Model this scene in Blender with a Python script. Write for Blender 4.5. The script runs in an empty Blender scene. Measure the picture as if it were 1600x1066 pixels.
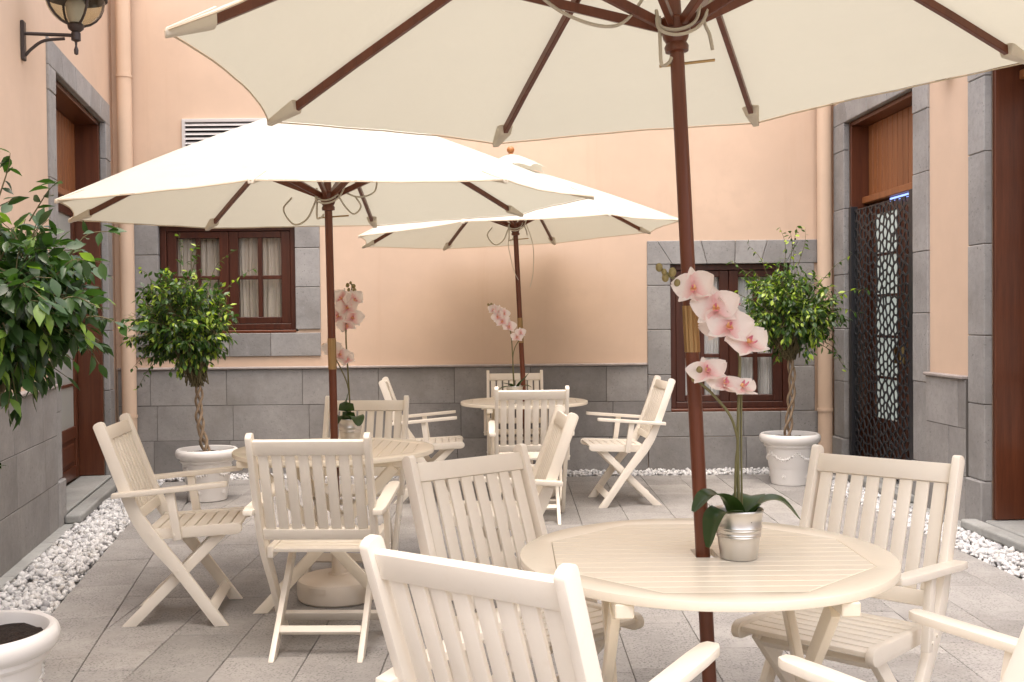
import bpy, bmesh, math, random
import numpy as np
from mathutils import Matrix, Vector, noise as mnoise
random.seed(7); rng = np.random.default_rng(7)
PI = math.pi
sc = bpy.context.scene
C = sc.collection

# ------------------------------------------------------------------ camera, sky, sun, exposure
F_PX, EYE = 1640.0, Vector((0, 0, 1.38))
pit, roll = math.atan(32 / F_PX), 0.01
fwd = Vector((0, math.cos(pit), -math.sin(pit))); rt = Vector((1, 0, 0)); dn = fwd.cross(rt)
ex = rt * math.cos(roll) + dn * math.sin(roll); ey = rt * -math.sin(roll) + dn * math.cos(roll)
cam = bpy.data.cameras.new('camera'); co = bpy.data.objects.new('camera', cam); C.objects.link(co)
R3 = Matrix((ex, -ey, -fwd)).transposed()
co.matrix_world = Matrix.Translation(EYE) @ R3.to_4x4()
cam.sensor_width = 36; cam.sensor_fit = 'HORIZONTAL'; cam.lens = 36 * F_PX / 1600
cam.clip_start = .05; cam.clip_end = 500
sc.camera = co

SUN_EL, SUN_AZ = 75.0, 180.0          # azimuth measured from +Y (into the picture) clockwise towards +X
w = bpy.data.worlds.new('World'); sc.world = w; w.use_nodes = True
nt = w.node_tree; nt.nodes.clear()
sky = nt.nodes.new('ShaderNodeTexSky'); sky.sky_type = 'NISHITA'; sky.sun_disc = False
sky.sun_elevation = math.radians(SUN_EL); sky.sun_rotation = math.radians(SUN_AZ)
sky.air_density = .6; sky.dust_density = 6.0; sky.ozone_density = .3
bg = nt.nodes.new('ShaderNodeBackground'); bg.inputs[1].default_value = .15
wo = nt.nodes.new('ShaderNodeOutputWorld')
nt.links.new(sky.outputs[0], bg.inputs[0]); nt.links.new(bg.outputs[0], wo.inputs[0])
sun = bpy.data.lights.new('sun', 'SUN'); sun.energy = 1.5; sun.angle = math.radians(140); sun.color = (1, .955, .89)
so = bpy.data.objects.new('sun', sun); C.objects.link(so)
el, az = math.radians(SUN_EL), math.radians(SUN_AZ)
sd = Vector((math.sin(az) * math.cos(el), math.cos(az) * math.cos(el), math.sin(el)))
so.rotation_euler = sd.to_track_quat('Z', 'Y').to_euler(); so.location = (0, 0, 12)
sc.view_settings.view_transform = 'Standard'; sc.view_settings.look = 'None'
sc.view_settings.gamma = 1; sc.view_settings.use_curve_mapping = False
sc.view_settings.exposure = 1.33
sc.cycles.use_denoising = True
sc.cycles.max_bounces = 10; sc.cycles.diffuse_bounces = 6; sc.cycles.transparent_max_bounces = 12
sc.cycles.caustics_reflective = False; sc.cycles.caustics_refractive = False

# ------------------------------------------------------------------ materials
def newmat(name):
    m = bpy.data.materials.new(name); m.use_nodes = True
    t = m.node_tree; b = t.nodes['Principled BSDF']
    return m, t, b
def node(t, kind, **kw):
    n = t.nodes.new(kind)
    for k, v in kw.items(): setattr(n, k, v)
    return n
def ramp(t, src, stops):
    r = t.nodes.new('ShaderNodeValToRGB')
    while len(r.color_ramp.elements) < len(stops): r.color_ramp.elements.new(.5)
    for e, (p, c) in zip(r.color_ramp.elements, stops):
        e.position = p; e.color = (c, c, c, 1) if isinstance(c, (int, float)) else (*c, 1)
    t.links.new(src, r.inputs[0]); return r.outputs[0]
def mix(t, a, b, f, mode='MIX'):
    m = t.nodes.new('ShaderNodeMix'); m.data_type = 'RGBA'; m.blend_type = mode
    for sock, v in ((m.inputs[0], f), (m.inputs[6], a), (m.inputs[7], b)):
        if isinstance(v, bpy.types.NodeSocket): t.links.new(v, sock)
        elif isinstance(v, (int, float)): sock.default_value = v if sock == m.inputs[0] else (v, v, v, 1)
        else: sock.default_value = (*v, 1)
    return m.outputs[2]
def objcoord(t, scale=(1, 1, 1), rnd=False):
    tc = t.nodes.new('ShaderNodeNewGeometry').outputs['Position'] if not rnd else t.nodes.new('ShaderNodeTexCoord').outputs['Object']
    mp = t.nodes.new('ShaderNodeMapping'); mp.inputs['Scale'].default_value = scale
    t.links.new(tc, mp.inputs[0])
    if rnd:
        oi = t.nodes.new('ShaderNodeObjectInfo')
        mu = t.nodes.new('ShaderNodeMath'); mu.operation = 'MULTIPLY'; mu.inputs[1].default_value = 37.0
        t.links.new(oi.outputs['Random'], mu.inputs[0])
        cx = t.nodes.new('ShaderNodeCombineXYZ')
        for i in range(3): t.links.new(mu.outputs[0], cx.inputs[i])
        t.links.new(cx.outputs[0], mp.inputs['Location'])
    return mp.outputs[0]
def noise(t, vec, scale, detail=4, rough=.55):
    n = t.nodes.new('ShaderNodeTexNoise'); n.inputs['Scale'].default_value = scale
    n.inputs['Detail'].default_value = detail; n.inputs['Roughness'].default_value = rough
    t.links.new(vec, n.inputs['Vector']); return n.outputs[0]
def bump(t, b, h, strength, dist=.01):
    n = t.nodes.new('ShaderNodeBump'); n.inputs['Strength'].default_value = strength; n.inputs['Distance'].default_value = dist
    t.links.new(h, n.inputs['Height']); t.links.new(n.outputs[0], b.inputs['Normal'])
def tint(t, col, amt):
    """per-object brightness variation"""
    oi = t.nodes.new('ShaderNodeObjectInfo')
    r = t.nodes.new('ShaderNodeMapRange'); r.inputs[3].default_value = 1 - amt; r.inputs[4].default_value = 1 + amt
    t.links.new(oi.outputs['Random'], r.inputs[0])
    return mix(t, col, r.outputs[0], 1.0, 'MULTIPLY')

def m_plain(name, col, rough=.5, metal=0, **kw):
    m, t, b = newmat(name)
    b.inputs['Base Color'].default_value = (*col, 1); b.inputs['Roughness'].default_value = rough; b.inputs['Metallic'].default_value = metal
    for k, v in kw.items(): b.inputs[k.replace('_', ' ')].default_value = v
    return m
def m_stucco(name, col):
    m, t, b = newmat(name); v = objcoord(t)
    n1 = noise(t, v, 1.1, 5, .6); n2 = noise(t, v, 7, 4); n3 = noise(t, v, 220, 3)
    lo = tuple(c * .90 for c in col); hi = tuple(min(1, c * 1.06) for c in col)
    c = mix(t, lo, hi, ramp(t, n1, [(.3, 0), (.7, 1)]))
    c = mix(t, c, tuple(x * .95 for x in col), ramp(t, n2, [(.48, 0), (.75, .7)]))
    vs = objcoord(t, (5, 5, .35)); n4 = noise(t, vs, 1.3, 5, .65)      # faint vertical rain streaks
    c = mix(t, c, tuple(x * f for x, f in zip(col, (.86, .80, .74))), ramp(t, n4, [(.55, 0), (.8, .45)]))
    t.links.new(c, b.inputs['Base Color']); b.inputs['Roughness'].default_value = .85
    h = mix(t, n2, n3, .45); bump(t, b, h, .25, .006); return m
def m_stone(name, col, pits=.5, var=.12, rough=.8, pit_scale=60, thr=(.30, .36), gt=(.42, .6)):
    m, t, b = newmat(name); v = objcoord(t); vo = objcoord(t, (1, 1, 1), True)
    n1 = noise(t, vo, 2.2, 6, .6); n2 = noise(t, v, 26, 5, .7); n3 = noise(t, v, pit_scale, 2, .5)
    lo = tuple(c * .78 for c in col); hi = tuple(c * 1.2 for c in col)
    c = mix(t, lo, hi, ramp(t, n1, [(.3, 0), (.7, 1)]))
    c = mix(t, c, tuple(x * .72 for x in col), ramp(t, n2, [(.5, 0), (.72, .55)]))
    c = mix(t, c, tuple(x * 1.35 for x in col), ramp(t, n2, [(.28, .4), (.42, 0)]))
    pit_m = ramp(t, n3, [(thr[0], 1), (thr[1], 0)])
    gate = ramp(t, noise(t, v, 6, 3), [(gt[0], 0), (gt[1], 1)])
    pm = mix(t, 0, pit_m, gate); pmf = mix(t, 0, pm, pits)
    c = mix(t, c, tuple(x * .28 for x in col), pmf)
    st = noise(t, v, 1.7, 5, .65)          # damp and dirt stains running across pieces
    c = mix(t, c, tuple(x * f for x, f in zip(col, (.66, .62, .56))), ramp(t, st, [(.50, 0), (.72, .45)]))
    c = tint(t, c, var)
    t.links.new(c, b.inputs['Base Color']); b.inputs['Roughness'].default_value = rough
    h = mix(t, n2, 0, pmf); bump(t, b, h, .5, .006); return m
def m_paint(name, col, rough=.42):
    m, t, b = newmat(name); v = objcoord(t, (1, 1, 1), True)
    n1 = noise(t, v, 6, 4); n2 = noise(t, v, 70, 3)
    c = mix(t, tuple(x * .95 for x in col), tuple(min(1, x * 1.03) for x in col), n1)
    c = mix(t, c, (col[0] * .86, col[1] * .80, col[2] * .72), ramp(t, noise(t, v, 16, 6, .7), [(.58, 0), (.8, .35)]))
    c = tint(t, c, .025)
    t.links.new(c, b.inputs['Base Color']); b.inputs['Roughness'].default_value = rough
    bump(t, b, mix(t, n2, noise(t, objcoord(t, (9, 9, 1.2), True), 14, 4), .6), .16, .003); return m
def m_wood(name, dark, light, grain=(14, 14, .8), rough=.35):
    m, t, b = newmat(name); v = objcoord(t, grain, True)
    n1 = noise(t, v, 2.0, 6, .65)
    n2 = noise(t, objcoord(t, tuple(g * 4 for g in grain), True), 3, 3)
    c = mix(t, dark, light, ramp(t, n1, [(.3, 0), (.72, 1)]))
    c = mix(t, c, tuple(x * .6 for x in dark), ramp(t, n2, [(.55, 0), (.8, .5)]))
    c = tint(t, c, .10)
    t.links.new(c, b.inputs['Base Color']); b.inputs['Roughness'].default_value = rough
    bump(t, b, n2, .1, .002); return m
def m_canvas(name):
    m, t, b = newmat(name)
    out = t.nodes['Material Output']; t.nodes.remove(b)
    v = objcoord(t, (1, 1, 1), True)
    n = noise(t, v, 3, 4)
    col = mix(t, (.57, .56, .495), (.63, .62, .555), n)
    d = node(t, 'ShaderNodeBsdfDiffuse'); tr = node(t, 'ShaderNodeBsdfTranslucent')
    t.links.new(col, d.inputs[0]); tr.inputs[0].default_value = (.68, .655, .53, 1)
    wv = mix(t, noise(t, objcoord(t, (1, 1, 1), True), 900, 1), noise(t, objcoord(t, (1.2, 1.2, 4), True), 4.5, 3, .5), .93)
    bp = node(t, 'ShaderNodeBump'); bp.inputs['Strength'].default_value = .35; bp.inputs['Distance'].default_value = .03
    t.links.new(wv, bp.inputs['Height']); t.links.new(bp.outputs[0], d.inputs['Normal'])
    mx = node(t, 'ShaderNodeMixShader'); mx.inputs[0].default_value = .28
    t.links.new(d.outputs[0], mx.inputs[1]); t.links.new(tr.outputs[0], mx.inputs[2]); t.links.new(mx.outputs[0], out.inputs[0])
    return m
def m_thin(name, col, trans, fac=.4, rough=.6, var=.1):
    """thin translucent petals / curtains"""
    m, t, b = newmat(name); out = t.nodes['Material Output']
    v = objcoord(t, (1, 1, 1), True)
    c = mix(t, tuple(x * (1 - var) for x in col), col, noise(t, v, 30, 3))
    t.links.new(c, b.inputs['Base Color']); b.inputs['Roughness'].default_value = rough
    tr = node(t, 'ShaderNodeBsdfTranslucent'); tr.inputs[0].default_value = (*trans, 1)
    mx = node(t, 'ShaderNodeMixShader'); mx.inputs[0].default_value = fac
    t.links.new(b.outputs[0], mx.inputs[1]); t.links.new(tr.outputs[0], mx.inputs[2]); t.links.new(mx.outputs[0], out.inputs[0])
    return m
def m_petal(name, base, edge, y0, y1):
    m, t, b = newmat(name); out = t.nodes['Material Output']
    tc = node(t, 'ShaderNodeTexCoord'); sp = node(t, 'ShaderNodeSeparateXYZ'); t.links.new(tc.outputs['Object'], sp.inputs[0])
    mr = node(t, 'ShaderNodeMapRange'); mr.inputs[1].default_value = y0; mr.inputs[2].default_value = y1; t.links.new(sp.outputs[1], mr.inputs[0])
    v = objcoord(t, (60, 8, 8), True); n = noise(t, v, 12, 3)
    f = node(t, 'ShaderNodeMath', operation='MULTIPLY_ADD'); f.inputs[1].default_value = .5; t.links.new(n, f.inputs[0])
    sb = node(t, 'ShaderNodeMath', operation='SUBTRACT'); sb.inputs[1].default_value = .25; t.links.new(mr.outputs[0], sb.inputs[0]); t.links.new(sb.outputs[0], f.inputs[2])
    c = mix(t, base, edge, ramp(t, f.outputs[0], [(0, 0), (.8, 1)]))
    t.links.new(c, b.inputs['Base Color']); b.inputs['Roughness'].default_value = .55
    tr = node(t, 'ShaderNodeBsdfTranslucent'); t.links.new(c, tr.inputs[0])
    mx = node(t, 'ShaderNodeMixShader'); mx.inputs[0].default_value = .4
    t.links.new(b.outputs[0], mx.inputs[1]); t.links.new(tr.outputs[0], mx.inputs[2]); t.links.new(mx.outputs[0], out.inputs[0])
    return m
def m_leaf(name, dark, mid, young, ypos):
    m, t, b = newmat(name); out = t.nodes['Material Output']
    g = node(t, 'ShaderNodeNewGeometry'); oi = node(t, 'ShaderNodeObjectInfo')
    ad = node(t, 'ShaderNodeMath', operation='ADD'); t.links.new(g.outputs['Random Per Island'], ad.inputs[0]); t.links.new(oi.outputs['Random'], ad.inputs[1])
    fr = node(t, 'ShaderNodeMath', operation='FRACT'); t.links.new(ad.outputs[0], fr.inputs[0])
    c = ramp(t, fr.outputs[0], [(0, dark), (.5, mid), (ypos, mid), (min(1, ypos + .04), young), (1, young)])
    n = noise(t, objcoord(t), 60, 3)
    c = mix(t, c, .6, ramp(t, n, [(.4, 0), (.8, .25)]), 'MULTIPLY')
    t.links.new(c, b.inputs['Base Color']); b.inputs['Roughness'].default_value = .33
    b.inputs['Specular IOR Level'].default_value = .5
    tr = node(t, 'ShaderNodeBsdfTranslucent')
    tc = mix(t, c, (1.6, 1.9, .5), 1, 'MULTIPLY'); t.links.new(tc, tr.inputs[0])
    mx = node(t, 'ShaderNodeMixShader'); mx.inputs[0].default_value = .28
    t.links.new(b.outputs[0], mx.inputs[1]); t.links.new(tr.outputs[0], mx.inputs[2]); t.links.new(mx.outputs[0], out.inputs[0])
    return m
def m_glass(name, tintc=(1, 1, 1), refl=.06):
    m, t, b = newmat(name); out = t.nodes['Material Output']; t.nodes.remove(b)
    tr = node(t, 'ShaderNodeBsdfTransparent'); tr.inputs[0].default_value = (*tintc, 1)
    gl = node(t, 'ShaderNodeBsdfGlossy'); gl.inputs['Roughness'].default_value = .02
    lw = node(t, 'ShaderNodeLayerWeight'); lw.inputs[0].default_value = .5
    pw = node(t, 'ShaderNodeMath', operation='POWER'); pw.inputs[1].default_value = 4.0; t.links.new(lw.outputs['Facing'], pw.inputs[0])
    fr = node(t, 'ShaderNodeMath', operation='MULTIPLY_ADD'); fr.inputs[1].default_value = .6; fr.inputs[2].default_value = .035; t.links.new(pw.outputs[0], fr.inputs[0])
    mx = node(t, 'ShaderNodeMixShader')
    t.links.new(fr.outputs[0], mx.inputs[0]); t.links.new(tr.outputs[0], mx.inputs[1]); t.links.new(gl.outputs[0], mx.inputs[2])
    t.links.new(mx.outputs[0], out.inputs[0]); return m
def m_soil(name):
    m, t, b = newmat(name); v = objcoord(t); n = noise(t, v, 90, 5, .7)
    t.links.new(ramp(t, n, [(.3, (.010, .006, .004)), (.6, (.045, .026, .016)), (.8, (.10, .065, .045))]), b.inputs['Base Color'])
    b.inputs['Roughness'].default_value = .95; bump(t, b, n, 1, .02); return m
def m_gravel(name):
    m, t, b = newmat(name)
    g = node(t, 'ShaderNodeNewGeometry')
    c = ramp(t, g.outputs['Random Per Island'], [(0, (.34, .34, .35)), (.25, (.56, .56, .56)), (.85, (.72, .72, .71)), (1, (.45, .43, .40))])
    n = noise(t, objcoord(t), 55, 4)
    c = mix(t, c, (.45, .46, .48), ramp(t, n, [(.5, 0), (.75, .5)]))
    t.links.new(c, b.inputs['Base Color']); b.inputs['Roughness'].default_value = .7; return m

MT = dict(
    peach=m_stucco('peach_stucco', (.62, .462, .342)),
    pipe=m_stucco('peach_pipe_paint', (.64, .475, .345)),
    stone=m_stone('grey_basalt', (.27, .26, .25), .5, .15),
    jamb=m_stone('grey_trim_stone', (.285, .277, .268), .7, .08),
    ledge=m_stone('ledge_stone', (.34, .30, .28), .3, .05),
    kerb=m_stone('kerb_stone', (.33, .335, .32), .25, .06),
    tile=m_stone('paving_basalt', (.315, .304, .29), .6, .13, .75, 95, (.385, .45), (.32, .54)),
    mortar=m_plain('joint_mortar', (.105, .097, .088), .95),
    cream=m_paint('cream_chair_paint', (.84, .785, .69)),
    tablep=m_paint('cream_table_paint', (.87, .80, .665), .25),
    plastic=m_paint('cream_plastic', (.78, .71, .61), .5),
    mahog=m_wood('mahogany_pole', (.10, .026, .010), (.155, .044, .018)),
    mahogx=m_wood('mahogany_frame', (.042, .012, .007), (.085, .023, .011)),
    doorwood=m_wood('door_timber', (.075, .022, .010), (.135, .042, .018)),
    plank=m_wood('door_plank', (.19, .066, .020), (.30, .112, .038), rough=.45),
    finial=m_wood('turned_finial', (.36, .13, .03), (.46, .18, .05)),
    brass=m_plain('brass_sleeve', (.42, .28, .13), .38, 1),
    canvas=m_canvas('canopy_canvas'),
    hem=m_plain('canvas_hem', (.60, .50, .36), .9),
    pocket=m_plain('pocket_canvas', (.66, .60, .49), .9),
    rope=m_plain('cord', (.50, .45, .36), .9),
    white=m_plain('white_pot', (.80, .78, .75), .38),
    soil=m_soil('soil'),
    bark=m_wood('ficus_bark', (.22, .15, .09), (.40, .30, .20), (20, 20, 4), .9),
    twig=m_plain('twig', (.12, .10, .045), .8),
    leaf=m_leaf('ficus_leaf', (.020, .045, .012), (.065, .135, .028), (.36, .48, .07), .76),
    leafn=m_leaf('ficus_leaf_near', (.017, .037, .012), (.042, .092, .025), (.24, .38, .06), .92),
    orleaf=m_leaf('orchid_leaf', (.028, .055, .020), (.040, .075, .025), (.05, .09, .03), .9),
    petal=m_petal('orchid_petal', (.84, .50, .50), (.90, .82, .77), .0, .036),
    petalw=m_petal('orchid_petal_pale', (.85, .55, .54), (.90, .84, .79), .0, .032),
    lip=m_petal('orchid_lip', (.84, .56, .28), (.74, .26, .36), .002, .024),
    lipy=m_plain('orchid_throat', (.80, .50, .22), .5),
    ostem=m_plain('orchid_stem', (.14, .13, .05), .5),
    bud=m_plain('orchid_bud', (.24, .19, .07), .5),
    metal=m_plain('zinc', (.72, .70, .67), .42, 1),
    iron=m_plain('dark_iron', (.045, .033, .03), .5, .3),
    black=m_plain('black_metal', (.020, .020, .023), .5, .2),
    grille=m_plain('grille_paint', (.55, .53, .52), .5),
    dark=m_plain('dark_void', (.02, .02, .022), .9),
    room=m_plain('room_wall', (.30, .27, .23), .9),
    curtain=m_thin('white_curtain', (.90, .90, .87), (.8, .8, .76), .3, .9, .03),
    curtainw=m_thin('beige_curtain', (.62, .55, .45), (.6, .5, .4), .3, .9, .03),
    glass=m_glass('window_glass'),
    lampglass=m_glass('lamp_glass', (.78, .76, .64)),
    frost=m_plain('frosted_glass', (.50, .53, .50), .15),
    glowglass=m_plain('glowing_frosted_glass', (.60, .64, .60), .15, Emission_Color=(.80, .9, .82, 1), Emission_Strength=.13),  # faint glow put into the panes, standing in for a lit room behind
    gravel=m_gravel('white_marble_chips'),
    steel=m_plain('steel_hinge', (.5, .48, .45), .35, 1),
)
m, t, b = newmat('blue_tube'); b.inputs['Base Color'].default_value = (.2, .3, .9, 1)
b.inputs['Emission Color'].default_value = (.25, .38, 1, 1); b.inputs['Emission Strength'].default_value = .9; MT['blue'] = m

# ------------------------------------------------------------------ mesh helpers
class G:
    def __init__(s): s.v = []; s.f = []
    def add(s, vs, fs):
        o = len(s.v); s.v += [tuple(map(float, q)) for q in vs]; s.f += [tuple(i + o for i in f) for f in fs]; return s
    def box(s, x0, x1, y0, y1, z0, z1):
        return s.add([(x, y, z) for z in (z0, z1) for y in (y0, y1) for x in (x0, x1)],
                     [(0, 2, 3, 1), (4, 5, 7, 6), (0, 1, 5, 4), (2, 6, 7, 3), (0, 4, 6, 2), (1, 3, 7, 5)])
    def prism(s, poly, fn, d0, d1):
        """poly of 2d points, fn(a,b,d)->xyz, extruded between depths d0,d1"""
        n = len(poly)
        vs = [fn(a, b_, d0) for a, b_ in poly] + [fn(a, b_, d1) for a, b_ in poly]
        return s.add(vs, [tuple(range(n))[::-1], tuple(range(n, 2 * n))] + [(i, (i + 1) % n, n + (i + 1) % n, n + i) for i in range(n)])
    def bar(s, a, b_, w, h, up=(0, 0, 1)):
        """rectangular bar from a to b: w across, h along up"""
        a = Vector(a); b_ = Vector(b_); d = (b_ - a).normalized(); x = d.cross(Vector(up)).normalized(); u = x.cross(d)
        vs = [p + x * (sx * w / 2) + u * (sz * h / 2) for p in (a, b_) for sx, sz in ((-1, -1), (1, -1), (1, 1), (-1, 1))]
        return s.add(vs, [(3, 2, 1, 0), (4, 5, 6, 7)] + [(i, (i + 1) % 4, 4 + (i + 1) % 4, 4 + i) for i in range(4)])
    def tube(s, pts, rad, n=8, cap=True):
        pts = [Vector(p) for p in pts]; m_ = len(pts)
        rad = [rad] * m_ if isinstance(rad, (int, float)) else rad
        t0 = (pts[1] - pts[0]).normalized(); ref = Vector((0, 0, 1)) if abs(t0.z) < .9 else Vector((1, 0, 0))
        x = t0.cross(ref).normalized(); vs = []
        for i, p in enumerate(pts):
            tn = (pts[min(i + 1, m_ - 1)] - pts[max(i - 1, 0)]).normalized()
            x = (x - tn * x.dot(tn)).normalized(); y = tn.cross(x)
            vs += [p + (x * math.cos(2 * PI * k / n) + y * math.sin(2 * PI * k / n)) * rad[i] for k in range(n)]
        fs = [(i * n + k, i * n + (k + 1) % n, (i + 1) * n + (k + 1) % n, (i + 1) * n + k) for i in range(m_ - 1) for k in range(n)]
        if cap: fs += [tuple(range(n))[::-1], tuple(range((m_ - 1) * n, m_ * n))]
        return s.add(vs, fs)
    def lathe(s, prof, n=32, c=(0, 0, 0)):
        vs = [(c[0] + r * math.cos(2 * PI * k / n), c[1] + r * math.sin(2 * PI * k / n), c[2] + z) for r, z in prof for k in range(n)]
        fs = [(i * n + k, i * n + (k + 1) % n, (i + 1) * n + (k + 1) % n, (i + 1) * n + k) for i in range(len(prof) - 1) for k in range(n)]
        if prof[0][0] > 1e-4: fs.append(tuple(range(n))[::-1])
        if prof[-1][0] > 1e-4: fs.append(tuple(range((len(prof) - 1) * n, len(prof) * n)))
        return s.add(vs, fs)
    def ball(s, c, r, n=8, m_=6, sz=1):
        prof = [(max(1e-5, r * math.sin(PI * i / m_)), -r * sz * math.cos(PI * i / m_)) for i in range(m_ + 1)]
        return s.lathe(prof, n, c)
    def mesh(s, name, mat, M=None, off=(0, 0, 0), bevel=0, seg=1, smooth=None, closed=True):
        V = s.v
        if M is not None: V = [tuple(M @ Vector(q)) for q in V]
        V = [(q[0] - off[0], q[1] - off[1], q[2] - off[2]) for q in V]
        me = bpy.data.meshes.new(name); me.from_pydata(V, [], s.f)
        if closed or bevel:
            bm = bmesh.new(); bm.from_mesh(me)
            if smooth: bmesh.ops.remove_doubles(bm, verts=bm.verts, dist=1e-5)
            if closed: bmesh.ops.recalc_face_normals(bm, faces=bm.faces)
            if bevel:
                es = [e for e in bm.edges if len(e.link_faces) == 2 and e.calc_face_angle(0) > .6]
                bmesh.ops.bevel(bm, geom=es, offset=bevel, segments=seg, profile=.5, affect='EDGES', clamp_overlap=True)
            bm.to_mesh(me); bm.free()
        if smooth:
            me.polygons.foreach_set('use_smooth', [True] * len(me.polygons)); me.set_sharp_from_angle(angle=math.radians(smooth))
        me.materials.append(MT[mat] if isinstance(mat, str) else mat)
        return me
    def build(s, name, mat, parent=None, M=None, **kw):
        off = tuple(parent.matrix_basis.translation) if (parent is not None and M is not None) else (0, 0, 0)
        if M is not None and parent is not None and parent.parent is not None: off = tuple(Vector(off) + parent.parent.location)
        return link(name, s.mesh(name, mat, M, off, **kw), parent)
def link(name, me, parent=None, mw=None):
    o = bpy.data.objects.new(name, me); C.objects.link(o)
    if parent is not None: o.parent = parent
    if mw is not None: o.matrix_basis = mw
    return o
def tag(o, label=None, cat=None, group=None, kind=None):
    if label: o['label'] = label
    if cat: o['category'] = cat
    if group: o['group'] = group
    if kind: o['kind'] = kind
    return o
def thing(name, label, cat, loc=(0, 0, 0), rz=0, group=None):
    o = bpy.data.objects.new(name, None); C.objects.link(o); o.location = loc; o.rotation_euler = (0, 0, rz); o.empty_display_size = .1
    return tag(o, label, cat, group)
def copy_tree(o, parent=None):
    c = o.copy(); C.objects.link(c); c.parent = parent
    for ch in list(o.children): copy_tree(ch, c)
    return c
def catmull(P, n):
    P = [Vector(p) for p in P]; P = [P[0] * 2 - P[1]] + P + [P[-1] * 2 - P[-2]]; out = []
    for i in range(1, len(P) - 2):
        for k in range(n):
            t_ = k / n; a, b_, c, d = P[i - 1:i + 3]
            out.append(.5 * ((2 * b_) + (c - a) * t_ + (2 * a - 5 * b_ + 4 * c - d) * t_ ** 2 + (3 * b_ - a - 3 * c + d) * t_ ** 3))
    return out + [P[-2]]
def clip_poly(poly, a, b_, c):
    """keep a*x+b*y<=c"""
    out = []
    for i in range(len(poly)):
        p, q = poly[i], poly[(i + 1) % len(poly)]; dp = a * p[0] + b_ * p[1] - c; dq = a * q[0] + b_ * q[1] - c
        if dp <= 0: out.append(p)
        if (dp < 0 < dq) or (dq < 0 < dp):
            t_ = dp / (dp - dq); out.append((p[0] + (q[0] - p[0]) * t_, p[1] + (q[1] - p[1]) * t_))
    return out

# ------------------------------------------------------------------ wall frames: local (u along the wall, n out into the court, z)
def frame(ox, oy, ux, uy, nx, ny):
    return Matrix(((ux, nx, 0, ox), (uy, ny, 0, oy), (0, 0, 1, 0), (0, 0, 0, 1)))
YB = 9.55
FB = frame(0, YB, 1, 0, 0, -1)
kl = math.hypot(.2, 1); FL = frame(-3.60, YB, .2 / kl, -1 / kl, 1 / kl, .2 / kl)
kr = math.hypot(.045, 1); FR = frame(2.90, YB, .045 / kr, -1 / kr, -1 / kr, -.045 / kr)
uL = lambda Y: (YB - Y) * kl
uR = lambda Y: (YB - Y) * kr
H = 4.75
DADO = .96

# ------------------------------------------------------------------ ground
def base_sheet():
    g = G().add([(-30, -30, -.03), (30, -30, -.03), (30, 30, -.03), (-30, 30, -.03)], [(0, 1, 2, 3)])
    return tag(g.build('ground', 'mortar', closed=False), kind='structure')
base_sheet()
floor = bpy.data.objects.new('floor', None); C.objects.link(floor); tag(floor, kind='structure')
# line at distance d from the left wall: points p with (p-oL).nL = d
nL = (1 / kl, .2 / kl); cL = nL[0] * -3.60 + nL[1] * YB
nR = (-1 / kr, -.045 / kr); cR = nR[0] * 2.90 + nR[1] * YB
YG = 9.24
def tile_poly(poly, name='paving_tile', z=0):
    if len(poly) < 3: return
    cx = sum(p[0] for p in poly) / len(poly); cy = sum(p[1] for p in poly) / len(poly)
    dz = random.uniform(-.0012, .0012)
    g = G().prism([(p[0] - cx, p[1] - cy) for p in poly], lambda a, b_, d: (a, b_, d), -.028, 0)
    o = link(name, g.mesh(name, 'tile', bevel=.0025), floor); o.location = (cx, cy, z + dz)
TW, TL = .33, .62
i0 = -8
for i in range(i0, 15):
    xa = -1.52 + i * TW; off = random.uniform(0, TL) if i % 2 else random.uniform(.1, .45)
    y = 1.6 - off
    while y < YG:
        L_ = TL * random.choice((1, 1, 1, .8)); g_ = .0014
        p = [(xa + g_, y + g_), (xa + TW - g_, y + g_), (xa + TW - g_, y + L_ - g_), (xa + g_, y + L_ - g_)]
        p = clip_poly(p, -nL[0], -nL[1], -(cL + .765)); p = clip_poly(p, -nR[0], -nR[1], -(cR + .425)) if p else p
        p = clip_poly(p, 0, 1, YG) if p else p
        if p:
            a = abs(sum(p[k][0] * p[(k + 1) % len(p)][1] - p[(k + 1) % len(p)][0] * p[k][1] for k in range(len(p)))) / 2
            if a > .004: tile_poly(p)
        y += L_
u = uL(YG) + .2
while u < uL(1.7):                      # border course along the left gravel
    L_ = .62
    q = [FL @ Vector((uu, nn, 0)) for uu, nn in ((u + .002, .464), (u + L_ - .002, .464), (u + L_ - .002, .761), (u + .002, .761))]
    p = clip_poly([(v_.x, v_.y) for v_ in q], 0, 1, YG)
    tile_poly(p); u += L_
# front apron behind the camera's feet, plain
g = G().box(-6, 6, -8.4, 1.0, -.028, -.004); tag(g.build('pavement', 'tile', floor))
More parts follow.
